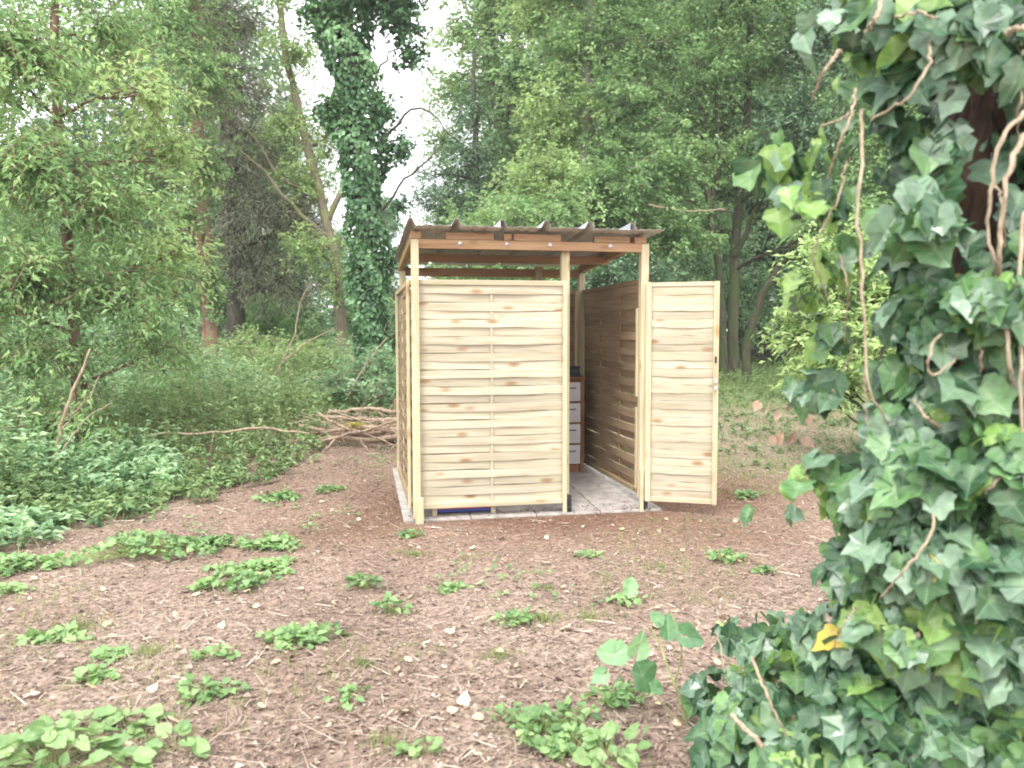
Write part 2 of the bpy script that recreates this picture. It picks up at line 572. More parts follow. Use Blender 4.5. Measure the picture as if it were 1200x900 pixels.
L_IVY = [leaf_mat('dark_ivy_leaf', [(0.0, (0.014, 0.046, 0.022)), (0.5, (0.036, 0.092, 0.042)), (1.0, (0.08, 0.16, 0.075))], 0.36, 0.14, VE, 0.45, True),
         leaf_mat('mid_ivy_leaf', [(0.0, (0.045, 0.11, 0.038)), (0.5, (0.08, 0.175, 0.058)), (1.0, (0.14, 0.26, 0.09))], 0.40, 0.18, VE, 0.42, True),
         leaf_mat('young_ivy_leaf', [(0.0, (0.12, 0.23, 0.055)), (0.5, (0.19, 0.33, 0.085)), (1.0, (0.30, 0.43, 0.14))], 0.45, 0.3, (0.42, 0.52, 0.26), 0.4, True),
         leaf_mat('greyed_ivy_leaf', [(0.0, (0.06, 0.125, 0.07)), (0.5, (0.11, 0.19, 0.11)), (1.0, (0.19, 0.29, 0.18))], 0.31, 0.12, (0.3, 0.4, 0.28), 0.6, True),
         leaf_mat('yellow_ivy_leaf', [(0.0, (0.40, 0.26, 0.05)), (0.5, (0.55, 0.42, 0.07)), (1.0, (0.62, 0.54, 0.13))], 0.5, 0.25, (0.5, 0.45, 0.1), 0.4, True)]
L_DEADPINK = leaf_mat('dead_pink_leaf', [(0.0, (0.22, 0.13, 0.085)), (0.5, (0.38, 0.25, 0.18)), (1.0, (0.50, 0.37, 0.28))], 0.7, 0.2, (0.4, 0.25, 0.18), 0.3, True)
L_BROAD = leaf_mat('bramble_leaf', [(0.0, (0.07, 0.16, 0.07)), (0.5, (0.12, 0.25, 0.11)), (1.0, (0.21, 0.35, 0.17))], 0.45, 0.2, (0.38, 0.52, 0.33), 0.5, True)


def ground_material():
    m, n, l, b = nmat('woodland_floor')
    geo = n.new('ShaderNodeNewGeometry')
    nA = n.new('ShaderNodeTexNoise')
    nA.inputs['Scale'].default_value = 26
    nA.inputs['Detail'].default_value = 8
    nA.inputs['Roughness'].default_value = 0.75
    l.new(geo.outputs['Position'], nA.inputs['Vector'])
    rA = ramp(n, [(0.30, (0.13, 0.085, 0.062)), (0.48, (0.27, 0.185, 0.142)), (0.62, (0.38, 0.275, 0.215)), (0.78, (0.52, 0.40, 0.32))])
    l.new(nA.outputs['Fac'], rA.inputs['Fac'])
    vo = n.new('ShaderNodeTexVoronoi')
    vo.inputs['Scale'].default_value = 42
    l.new(geo.outputs['Position'], vo.inputs['Vector'])
    mx = n.new('ShaderNodeMixRGB')
    mx.blend_type = 'OVERLAY'
    mx.inputs['Fac'].default_value = 0.35
    l.new(rA.outputs['Color'], mx.inputs['Color1'])
    l.new(vo.outputs['Distance'], mx.inputs['Color2'])
    hv = n.new('ShaderNodeHueSaturation')
    hv.inputs['Saturation'].default_value = 0.86
    hv.inputs['Hue'].default_value = 0.508
    l.new(mx.outputs['Color'], hv.inputs['Color'])
    nB = n.new('ShaderNodeTexNoise')
    nB.inputs['Scale'].default_value = 0.8
    nB.inputs['Detail'].default_value = 5
    l.new(geo.outputs['Position'], nB.inputs['Vector'])
    rB = ramp(n, [(0.35, (0.82, 0.78, 0.76)), (0.65, (1.06, 1.05, 1.05))])
    l.new(nB.outputs['Fac'], rB.inputs['Fac'])
    mB = n.new('ShaderNodeMixRGB')
    mB.blend_type = 'MULTIPLY'
    mB.inputs['Fac'].default_value = 1
    l.new(hv.outputs['Color'], mB.inputs['Color1'])
    l.new(rB.outputs['Color'], mB.inputs['Color2'])
    so = n.new('ShaderNodeAttribute')
    so.attribute_name = 'bare'
    mS = n.new('ShaderNodeMixRGB')
    mS.blend_type = 'MULTIPLY'
    l.new(so.outputs['Fac'], mS.inputs['Fac'])
    l.new(mB.outputs['Color'], mS.inputs['Color1'])
    mS.inputs['Color2'].default_value = (0.56, 0.44, 0.375, 1)
    mB = mS
    # thin green growth painted by an attribute of the sheet
    a = n.new('ShaderNodeAttribute')
    a.attribute_name = 'green'
    nC = n.new('ShaderNodeTexNoise')
    nC.inputs['Scale'].default_value = 9
    nC.inputs['Detail'].default_value = 6
    l.new(geo.outputs['Position'], nC.inputs['Vector'])
    mg = n.new('ShaderNodeMath')
    mg.operation = 'MULTIPLY_ADD'
    l.new(nC.outputs['Fac'], mg.inputs[0])
    mg.inputs[1].default_value = 1.6
    sg = n.new('ShaderNodeMath')
    sg.operation = 'MULTIPLY_ADD'
    l.new(a.outputs['Fac'], sg.inputs[0])
    sg.inputs[1].default_value = 1.6
    sg.inputs[2].default_value = -1.5
    l.new(sg.outputs[0], mg.inputs[2])
    mg.use_clamp = True
    mG = n.new('ShaderNodeMixRGB')
    l.new(mg.outputs[0], mG.inputs['Fac'])
    l.new(mB.outputs['Color'], mG.inputs['Color1'])
    rG = ramp(n, [(0.35, (0.07, 0.12, 0.04)), (0.65, (0.17, 0.23, 0.09))])
    l.new(nA.outputs['Fac'], rG.inputs['Fac'])
    l.new(rG.outputs['Color'], mG.inputs['Color2'])
    l.new(mG.outputs['Color'], b.inputs['Base Color'])
    b.inputs['Roughness'].default_value = 0.95
    b.inputs['Specular IOR Level'].default_value = 0.15
    bp = n.new('ShaderNodeBump')
    bp.inputs['Strength'].default_value = 0.9
    bp.inputs['Distance'].default_value = 0.02
    ba = n.new('ShaderNodeMath')
    l.new(nA.outputs['Fac'], ba.inputs[0])
    l.new(vo.outputs['Distance'], ba.inputs[1])
    l.new(ba.outputs[0], bp.inputs['Height'])
    l.new(bp.outputs['Normal'], b.inputs['Normal'])
    return m


M_GROUND = ground_material()
#%%GROUND
# ------------------------------------------------------------------ ground: one sheet to the horizon
def to_px(P):
    P = np.atleast_2d(P) - CAM
    x = cyw * P[:, 0] - syw * P[:, 1]
    y = syw * P[:, 0] + cyw * P[:, 1]
    yy = cpi * y - spi * P[:, 2]
    zz = spi * y + cpi * P[:, 2]
    yy = np.where(np.abs(yy) < 1e-6, 1e-6, yy)
    return 600 + FPX * x / yy, 450 - FPX * zz / yy, yy


def greenness(x, y):
    """how much small growth covers the floor here, 0..1, in world coordinates"""
    g = sstep(-0.6, 2.6, -x - 1.35 + 0.35 * (y - 1.5) * (y > 1.5)) * sstep(-0.5, 2.5, y + 0.35 * np.abs(x + 1))
    g = np.maximum(g, sstep(0.0, 3.0, y - 4.6) * (x < 1.5))
    lawn = sstep(3.5, 9.0, y + 0.25 * x) * (x > 1.5)
    g = np.maximum(g, lawn)
    g = np.maximum(g, 0.62 * sstep(0.3, 1.5, y) * (x > 2.1))
    g = np.maximum(g, 0.35 * np.exp(-(((x + 2.2) / 0.9) ** 2 + ((y + 2.8) / 0.7) ** 2)) + 0.25 * (vnoise(x, y, 0.9, 5) > 0.45))
    return g


def grid_sheet(xs, ys):
    X, Y = np.meshgrid(xs, ys)
    Z = gz(X, Y)
    v = np.stack([X, Y, Z], -1).reshape(-1, 3)
    ny, nx = X.shape
    i = np.arange(ny - 1)[:, None] * nx + np.arange(nx - 1)[None]
    f = np.stack([i, i + 1, i + nx + 1, i + nx], -1).reshape(-1, 4)
    return v, f


def graded(lo, hi, a, b, fine, coarse_n):
    inner = np.arange(a, b + 1e-6, fine)
    left = a - np.geomspace(fine, a - lo, coarse_n)[::-1]
    right = b + np.geomspace(fine, hi - b, coarse_n)
    return np.concatenate([left, inner, right])


gb = MB()
v, f = grid_sheet(graded(-400, 400, -6, 6, 0.07, 26), graded(-100, 700, -5.5, 9, 0.07, 30))
gb.add(v, f)
ground = gb.build('ground', M_GROUND, smooth=True)
tag(ground, kind='structure', label='brown leaf-littered woodland floor rising gently towards the trees')
ga = ground.data.attributes.new('green', 'FLOAT', 'POINT')
gs = ground.data.attributes.new('bare', 'FLOAT', 'POINT')
_x, _y = v[:, 0], v[:, 1]
gs.data.foreach_set('value', np.clip(1.15 * np.exp(-(((_x - 1.3) / 2.6) ** 2) ** 1.5) * np.exp(-(((_y - 0.4) / 1.6) ** 2)) + 0.25 * vnoise(_x, _y, 1.3, 31), 0, 1).astype(np.float32))
ga.data.foreach_set('value', greenness(v[:, 0], v[:, 1]).astype(np.float32))

#%%SHED
# ------------------------------------------------------------------ shed
shed = empty('wooden_shed', (0.9, 0.9, 0.03), 'pale wooden shed with woven slat walls, open front and ribbed metal roof', 'shed')
WALL_Z0, WALL_H = 0.09, 1.80


def bevel(o, w=0.003):
    md = o.modifiers.new('bevel', 'BEVEL')
    md.width = w
    md.segments = 2
    md.limit_method = 'ANGLE'
    return o


def piece(name, parent, mat, x0, x1, y0, y1, z0, z1, bw=0.003):
    """a timber with its own origin at its centre"""
    c = ((x0 + x1) / 2, (y0 + y1) / 2, (z0 + z1) / 2)
    b = MB()
    b.box(x0 - c[0], x1 - c[0], y0 - c[1], y1 - c[1], z0 - c[2], z1 - c[2])
    o = b.build(name, mat, parent)
    o.location = c
    if bw:
        bevel(o, bw)
    return o


def slat_mesh(w, h, side, nb, axis, warp, amp=0.015, th=0.006):
    """thin board woven past nb upright battens; runs along axis, bulges across it"""
    n = 19
    t = np.linspace(0, 1, n)
    if nb == 1:
        off = np.sin(math.pi * t)
    else:
        off = np.sin(2 * math.pi * t) * 1.15
    off = side * 0.0045 + side * amp * off
    u = t * w - w / 2
    e0 = -h / 2 + 0.0025 * np.sin(t * 5 + warp) + 0.0015 * np.sin(t * 17 + warp * 3)
    e1 = h / 2 + 0.0025 * np.sin(t * 4 + warp * 2) + 0.0015 * np.sin(t * 13 + warp)
    rows = []
    for zz, dd in ((e0, -th / 2), (e1, -th / 2), (e1, th / 2), (e0, th / 2)):
        lean = (-0.0035 + 0.002 * math.sin(warp * 5)) * np.sign(zz)
        a = off + dd + lean
        if axis == 'X':
            rows.append(np.stack([u, a, zz], -1))
        else:
            rows.append(np.stack([a, u, zz], -1))
    v = np.stack(rows, 1).reshape(-1, 3)
    i = np.arange(n - 1)[:, None] * 4
    j = np.arange(4)[None]
    f = np.stack([i + j, i + (j + 1) % 4, i + 4 + (j + 1) % 4, i + 4 + j], -1).reshape(-1, 4)
    b = MB()
    b.add(v, f)
    b.add(v[:4], [(3, 2, 1, 0)])
    b.add(v[-4:], [(0, 1, 2, 3)])
    return b


def woven_panel(origin, w, nb, axis, mats, nsl=26, label=None, rot=0.0):
    """framed woven panel; origin is its lower start corner, mats = slat, batten, rail"""
    root = bpy.data.objects.new('woven_panel', None)
    COL.objects.link(root)
    root.parent = shed
    root.location = origin
    root.rotation_euler = (0, 0, rot)
    if label:
        root['label'] = label
    ms, mb, mr = mats
    pitch = (WALL_H - 0.075) / nsl
    meshes = {}
    for k in range(nsl):
        side = -1 if k % 2 else 1
        key = (side, k % 6)
        if key not in meshes:
            meshes[key] = slat_mesh(w - 0.02, pitch + (-0.001 if nb == 1 else 0.003), side, nb, axis, k * 1.7, 0.006 if nb == 1 else 0.010).mesh('slat', [ms])
        o = bpy.data.objects.new('slat', meshes[key])
        COL.objects.link(o)
        o.parent = root
        z = 0.0375 + pitch * (k + 0.5)
        o.location = (w / 2, 0, z) if axis == 'X' else (0, w / 2, z)
    R = lambda n, m, a, b_, t0, t1, z0, z1: (piece(n, root, m, a, b_, t0, t1, z0, z1) if axis == 'X' else piece(n, root, m, t0, t1, a, b_, z0, z1))
    for a in (0.0, w - 0.035):                                   # side battens, front and back of the slats
        R('side_batten', mb, a, a + 0.035, -0.034, -0.010, -0.002, WALL_H)
        R('side_batten', mb, a + 0.001, a + 0.034, 0.010, 0.034, 0, WALL_H - 0.002)
    R('top_rail', mr, 0.003, w - 0.003, -0.026, 0.026, WALL_H - 0.036, WALL_H + 0.004)
    R('bottom_rail', mr, 0.036, w - 0.036, -0.026, 0.026, 0.004, 0.040)
    for q in range(nb):
        c = w * (q + 1) / (nb + 1)
        R('weave_batten', ms if nb == 1 else mb, c - 0.009, c + 0.009, -0.006, 0.006, 0.03, WALL_H - 0.03)
    return root


FRONT = (M_SLAT, M_BATTEN, M_RAIL)
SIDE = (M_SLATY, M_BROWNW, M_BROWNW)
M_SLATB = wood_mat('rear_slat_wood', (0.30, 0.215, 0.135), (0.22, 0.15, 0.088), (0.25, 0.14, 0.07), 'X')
woven_panel((-0.03, -0.002, WALL_Z0), 1.225, 1, 'X', FRONT, label='pale woven front wall panel')
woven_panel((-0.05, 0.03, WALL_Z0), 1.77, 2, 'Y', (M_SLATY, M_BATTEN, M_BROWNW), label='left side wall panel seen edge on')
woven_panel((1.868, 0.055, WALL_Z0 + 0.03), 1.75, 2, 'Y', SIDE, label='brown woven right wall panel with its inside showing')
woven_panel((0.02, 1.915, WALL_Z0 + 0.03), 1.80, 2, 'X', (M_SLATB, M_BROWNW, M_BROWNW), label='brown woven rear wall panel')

# posts: front left, doorway left, doorway right, rear ones
piece('post', shed, M_POST, -0.052, 0.006, -0.084, -0.038, 0.03, 2.195, 0.004)
piece('post', shed, M_POST, 1.166, 1.233, 0.036, 0.100, 0.15, 2.205, 0.004)
piece('post', shed, M_POST, 1.818, 1.884, -0.03, 0.034, 0.10, 2.20, 0.004)
piece('post', shed, M_POST, -0.04, 0.02, 1.76, 1.82, 0.09, 2.10, 0.004)
piece('post', shed, M_POST, 1.335, 1.405, 1.745, 1.812, 0.09, 2.155, 0.004)
piece('post', shed, M_POST, 1.80, 1.862, 1.76, 1.822, 0.09, 2.09, 0.004)
piece('stake', shed, M_BATTEN, -0.040, 0.026, -0.120, -0.086, -0.04, 0.20, 0.004)
piece('stake', shed, M_BATTEN, 1.163, 1.196, -0.036, -0.008, -0.03, 0.088, 0.003)
piece('stake', shed, M_BATTEN, 1.812, 1.842, -0.062, -0.032, -0.03, 0.35, 0.003)
piece('door_stop', shed, M_POST, 1.803, 1.817, 0.03, 0.06, 0.95, 1.68, 0.002)
piece('door_stop', shed, M_POST, 1.803, 1.817, 0.03, 0.06, 0.18, 0.86, 0.002)
# black shoes and hinge block
for (x0, x1, y0, y1, z1) in ((1.198, 1.236, -0.030, 0.030, 0.155), (1.845, 1.886, -0.045, 0.0, 0.088)):
    b = MB()
    b.box(x0, x1, y0, y1, -0.02, z1)
    for k in range(4):
        zz = 0.01 + k * (z1 - 0.02) / 4
        b.box(x0 + 0.008, x0 + 0.024, y0 - 0.006, y0 - 0.0005, zz, zz + 0.014)
    bevel(b.build('post_shoe', M_BLACK, shed), 0.004)

# roof timbers
piece('front_beam', shed, M_BEAM, 0.008, 1.817, -0.034, 0.014, 2.133, 2.203)
for (x0, x1, z1) in ((-0.05, 0.03, 2.262), (0.22, 0.60, 2.258), (0.68, 0.74, 2.256), (0.76, 1.14, 2.258), (1.42, 1.72, 2.252), (1.76, 1.86, 2.252)):
    piece('packing_piece', shed, M_BEAM, x0, x1, -0.03, 0.03, 2.205, z1)
piece('middle_beam', shed, M_BEAM, 0.0, 1.85, 0.93, 0.98, 2.115, 2.185)
piece('rear_beam', shed, M_BEAM, -0.04, 1.86, 1.826, 1.868, 2.05, 2.135)
def slope_z(y):
    return 2.287 - 0.0512 * (y + 0.2)


for x0, x1 in ((-0.048, -0.002), (1.812, 1.862)):
    b = MB()
    yc = 0.9
    b.add([(x - (x0 + x1) / 2, y - yc, slope_z(y) - dz - 2.2) for x in (x0, x1) for y in (0.032, 1.90) for dz in (0.082, 0.008)],
          [(0, 1, 3, 2), (4, 6, 7, 5), (0, 4, 5, 1), (2, 3, 7, 6), (0, 2, 6, 4), (1, 5, 7, 3)])
    o = b.build('rafter', M_BEAMY, shed)
    o.location = ((x0 + x1) / 2, yc, 2.2)
    bevel(o)
for x in (0.33, 1.05, 1.55, 0.70):       # bright fixing screws on the front beam
    b = MB()
    b.tube([(x, -0.036, 2.175), (x, -0.041, 2.175)], 0.014, 10)
    b.tube([(x, -0.041, 2.175), (x + 0.004, -0.050, 2.160)], 0.006, 6)
    b.build('fixing', M_ZINC, shed)

# ribbed roof sheets: narrow trapezoid ribs, three sheets side by side
def roof_profile(x0, x1, first):
    pts = [(x0, 0.0)]
    x = first
    while x < x1 - 0.03:
        pts += [(x - 0.040, 0.0), (x - 0.013, 0.054), (x + 0.013, 0.054), (x + 0.040, 0.0)]
        if x + 0.17 < x1:
            pts += [(x + 0.12, 0.0), (x + 0.135, 0.006), (x + 0.155, 0.006), (x + 0.17, 0.0), (x + 0.20, 0), (x + 0.215, 0.006), (x + 0.235, 0.006), (x + 0.25, 0)]
        x += 0.348
    pts.append((x1, 0.0))
    return [p for i, p in enumerate(pts) if i == 0 or p[0] > pts[i - 1][0] + 1e-4]


for q, (x0, x1, first, dz) in enumerate(((-0.098, 0.64, -0.062, 0.0), (0.624, 1.70, 0.634, 0.003), (1.66, 1.945, 1.678, 0.0062))):
    pr = roof_profile(x0, x1, first)
    ys = np.linspace(-0.20, 1.98, 12)
    top = np.array([[(px_, y, slope_z(y) + pz + dz + 0.002 * math.sin(y * 3 + px_ * 7)) for px_, pz in pr] for y in ys])
    bot = top - np.array([0, 0, 0.0012])
    n, m = top.shape[:2]
    b = MB()
    v = np.concatenate([top.reshape(-1, 3), bot.reshape(-1, 3)])
    i = (np.arange(n - 1)[:, None] * m + np.arange(m - 1)[None])
    ft = np.stack([i, i + 1, i + m + 1, i + m], -1).reshape(-1, 4)
    fb = (np.stack([i, i + m, i + m + 1, i + 1], -1) + n * m).reshape(-1, 4)
    k = np.arange(m - 1)
    fe = np.stack([k, k + n * m, k + 1 + n * m, k + 1], -1)
    o = (n - 1) * m
    fe2 = np.stack([k + o, k + 1 + o, k + 1 + o + n * m, k + o + n * m], -1)
    b.add(v, ft, 0)
    b.add(np.zeros((0, 3)), np.concatenate([fb, fe, fe2]) - len(v), 1)
    b.build('roof_sheet', [M_ZINC, M_SHEET], shed)

# door, standing open
DOOR_L = 0.575
door = bpy.data.objects.new('door', None)
COL.objects.link(door)
door.parent = shed
door.location = (1.866, -0.035, WALL_Z0 - 0.002)
door.rotation_euler = (0, 0, math.atan2(-0.255, 0.515))
door['label'] = 'open slatted door swung outwards'
dn = 26
dp = (WALL_H - 0.07) / dn
dm = {}
for k in range(dn):
    side = -1 if k % 2 else 1
    key = (side, k % 6)
    if key not in dm:
        dm[key] = slat_mesh(DOOR_L - 0.03, dp + 0.000, side, 1, 'X', k * 2.3 + 1, 0.003).mesh('slat', [M_SLAT])
    o = bpy.data.objects.new('slat', dm[key])
    COL.objects.link(o)
    o.parent = door
    o.location = (DOOR_L / 2, 0, 0.035 + dp * (k + 0.5))
for a in (0.0, DOOR_L - 0.042):
    piece('stile', door, M_POST, a, a + 0.042, -0.030, -0.010, 0, WALL_H)
    piece('stile', door, M_POST, a, a + 0.042, 0.010, 0.030, 0, WALL_H)
piece('top_rail', door, M_RAIL, 0.0425, DOOR_L - 0.0425, -0.024, 0.024, WALL_H - 0.036, WALL_H - 0.002)
piece('bottom_rail', door, M_RAIL, 0.0425, DOOR_L - 0.0425, -0.024, 0.024, 0.002, 0.038)
b = MB()
b.box(DOOR_L - 0.030, DOOR_L - 0.012, -0.040, -0.0305, 0.93, 1.02)
b.tube([(DOOR_L - 0.021, -0.040, 0.99), (DOOR_L - 0.021, -0.062, 0.99), (DOOR_L - 0.021, -0.066, 0.945)], 0.008, 8)
bevel(b.build('handle', M_ZINC, door), 0.002)
b = MB()
b.box(DOOR_L - 0.030, DOOR_L - 0.014, -0.037, -0.0305, 1.15, 1.20)
b.build('latch', M_BLACK, door)
adopt(shed)

# ------------------------------------------------------------------ paving the shed stands on
pave = bpy.data.objects.new('paved_base', None)
COL.objects.link(pave)
tag(pave, kind='structure', label='grey concrete paving slabs under the shed')
pave.location = (0.85, 0.9, 0)
for i in range(4):
    for j in range(4):
        x0, y0 = -0.125 + i * 0.535, -0.05 + j * 0.50
        b = MB()
        z = 0.018
        xa, xb, ya, yb = x0, x0 + 0.527, y0, y0 + 0.492
        dz = random.uniform(-0.002, 0.002)
        cxx, cyy = (xa + xb) / 2, (ya + yb) / 2
        b.add([(x - cxx, y - cyy, z + 0.045 * max(0, y) + q + dz - 0.03) for x in (xa, xb) for y in (ya, yb) for q in (-0.045, 0)],
              [(0, 1, 3, 2), (4, 6, 7, 5), (0, 4, 5, 1), (2, 3, 7, 6), (0, 2, 6, 4), (1, 5, 7, 3)])
        o = b.build('paving_slab', M_SLAB, pave)
        o.location = (cxx, cyy, 0.03)
        bevel(o, 0.005)
adopt(pave)

# ------------------------------------------------------------------ things in the shed
FZ = 0.018 + 0.045 * 1.5
chest = empty('drawer_chest', (1.55, 1.55, FZ), 'narrow red-brown chest with four white drawers inside the shed', 'chest of drawers')
X0, X1, Y0, Y1, ZT = 1.36, 1.752, 1.40, 1.72, 1.045
piece('side_panel', chest, M_CHEST, X1 - 0.032, X1, Y0, Y1, FZ - 0.002, ZT - 0.03)
piece('side_panel', chest, M_CHEST, X0, X0 + 0.032, Y0, Y1, FZ - 0.002, ZT - 0.03)
piece('top_board', chest, M_CHEST, X0 - 0.012, X1 + 0.012, Y0 - 0.012, Y1, ZT - 0.0295, ZT)
piece('back_board', chest, M_CHEST, X0 + 0.033, X1 - 0.033, Y1 - 0.012, Y1 - 0.002, FZ + 0.03, ZT - 0.032)
piece('plinth', chest, M_CHEST, X0 + 0.033, X1 - 0.033, Y0 + 0.02, Y0 + 0.04, FZ, FZ + 0.075)
dh = (ZT - 0.04 - FZ - 0.08) / 4
for k in range(4):
    z0 = FZ + 0.085 + k * dh
    d = piece('drawer', chest, M_DRAWER, X0 + 0.035, X1 - 0.035, Y0 + 0.002, Y1 - 0.03, z0, z0 + dh - 0.022, 0.003)
    piece('drawer_rail', chest, M_CHEST, X0 + 0.033, X1 - 0.033, Y0 + 0.006, Y0 + 0.03, z0 + dh - 0.020, z0 + dh - 0.003)
    h = MB()
    zc = dh * 0.18
    yf = -(Y1 - Y0 - 0.032) / 2
    h.tube([(-0.03 + 0.08, yf, zc), (-0.03 + 0.08, yf - 0.016, zc), (0.03 + 0.08, yf - 0.016, zc), (0.03 + 0.08, yf, zc)], 0.005, 6)
    h.build('handle', M_BLACK, d)
adopt(chest)
b = MB()
b.box(-0.17, 0.16, -0.14, 0.14, 0.0, 0.018)
b.box(-0.155, 0.145, -0.125, 0.125, 0.018, 0.085)
b.box(-0.165, 0.155, -0.135, 0.135, 0.085, 0.102)
o = bevel(b.build('storage_box', M_PLASTIC), 0.008)
o.location = (1.57, 1.55, ZT + 0.001)
tag(o, 'black lidded plastic box on top of the drawer chest', 'box')

pal = empty('timber_pallet', (0.38, 0.22, 0.03), 'low timber pallet just showing under the front wall', 'pallet')
for x in (0.125, 0.60):
    piece('block', pal, M_RAIL, x - 0.018, x + 0.020, 0.045, 0.11, 0.020, 0.098)
    piece('block', pal, M_RAIL, x - 0.018, x + 0.020, 0.53, 0.60, 0.046, 0.098)
for q in range(4):
    piece('deck_board', pal, M_BEAM, 0.10, 0.625, 0.065 + q * 0.14, 0.165 + q * 0.14, 0.0985, 0.113)
adopt(pal)
tray = empty('plastic_tray', (0.36, 0.3, 0.03), 'flat blue plastic tray with red rim under the front wall', 'tray')
piece('tray_body', tray, M_BLUE, 0.148, 0.578, 0.062, 0.45, 0.040, 0.066, 0.005)
piece('rim', tray, M_RED, 0.146, 0.580, 0.056, 0.455, 0.0665, 0.088, 0.003)
adopt(tray)

#%%PLANTS
# ------------------------------------------------------------------ trees and foliage
def bez(P0, P1, bend=0.15, n=9, up=0.1):
    P0, P1 = np.asarray(P0, float), np.asarray(P1, float)
    L = np.linalg.norm(P1 - P0)
    m = (P0 + P1) / 2 + rng.normal(0, 1, 3) * L * bend * 0.6 + np.array([0, 0, up * L])
    t = np.linspace(0, 1, n)[:, None]
    P = (1 - t) ** 2 * P0 + 2 * t * (1 - t) * m + t * t * P1
    P[1:-1] += rng.normal(0, 0.012 * L, (n - 2, 3))
    return P


def smooth_path(P, n=20, jit=0.0):
    P = np.asarray(P, float)
    s = np.r_[0, np.cumsum(np.linalg.norm(np.diff(P, axis=0), axis=1))]
    t = np.linspace(0, s[-1], n)
    Q = np.stack([np.interp(t, s, P[:, k]) for k in range(3)], 1)
    for _ in range(2):
        Q[1:-1] = (Q[:-2] + 2 * Q[1:-1] + Q[2:]) / 4
    if jit:
        Q[1:-1] += rng.normal(0, jit, (n - 2, 3))
    return Q


def fill_blob(mb, C, R, nspray, leaf, per=14, wr=0.55, mat=0, tmat=None, spray=0.3, tint0=0.5, tvar=0.22, droop=0.35, shell=0.55, twr=0.0035, flat=0.6, anchor=None):
    """leafy sprays through an ellipsoid, clumped by noise"""
    C, R = np.asarray(C, float), np.asarray(R, float)
    n = nspray
    u = rng.normal(size=(n * 3, 3))
    u /= np.linalg.norm(u, axis=1)[:, None]
    rad = rng.uniform(0, 1, n * 3) ** (1 - shell * 0.62)
    # lumpy outline
    bump = 1 + 0.22 * np.sin(u[:, 0] * 5 + C[0]) * np.cos(u[:, 2] * 6 + C[1]) + 0.16 * np.sin(u[:, 1] * 11 + C[2] * 3)
    P = C + u * (rad * bump)[:, None] * R
    clump = np.sin(P[:, 0] * 3.1 / R[0] * 1.4 + C[0] * 5) * np.sin(P[:, 1] * 2.7 / R[1] * 1.4 + 1) * np.sin(P[:, 2] * 3.7 / R[2] * 1.5 + C[2])
    keep = rng.uniform(0, 1, n * 3) < 0.33 * (1 + 1.6 * clump)
    P, u, rad = P[keep][:n], u[keep][:n], rad[keep][:n]
    n = len(P)
    if n == 0:
        return
    D = u * 0.9 + rng.normal(0, 0.5, (n, 3))
    D[:, 2] = D[:, 2] * 0.6 - droop * rng.uniform(0, 1.3, n)
    D /= np.linalg.norm(D, axis=1)[:, None]
    A = P - D * spray * 0.5
    B = P + D * spray * 0.5
    if tmat is not None:
        mb.twigs(A, B, twr, tmat, 0.5)
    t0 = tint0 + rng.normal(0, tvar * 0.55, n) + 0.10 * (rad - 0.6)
    k = per
    s = rng.uniform(0, 1.05, (n, k))
    sd = np.cross(D, np.array([0, 0, 1.0]))
    sd /= np.linalg.norm(sd, axis=1)[:, None] + 1e-6
    sgn = np.where(rng.uniform(size=(n, k)) < 0.5, -1, 1)
    base = A[:, None] + (B - A)[:, None] * s[..., None] + rng.normal(0, spray * 0.10, (n, k, 3))
    dirn = D[:, None] * 0.6 + sd[:, None] * sgn[..., None] * 0.8 + rng.normal(0, 0.35, (n, k, 3))
    dirn[..., 2] -= droop * 0.5
    nor = rng.normal(0, flat, (n, k, 3))
    nor[..., 2] += 1
    L = leaf * rng.uniform(0.6, 1.25, (n, k))
    tt = (t0[:, None] + rng.normal(0, tvar * 0.5, (n, k)))
    mb.leaves(base.reshape(-1, 3), dirn.reshape(-1, 3), nor.reshape(-1, 3), L.ravel(), (L * wr).ravel(), np.clip(tt.ravel(), 0, 1), mat, 0.10, 0.12)


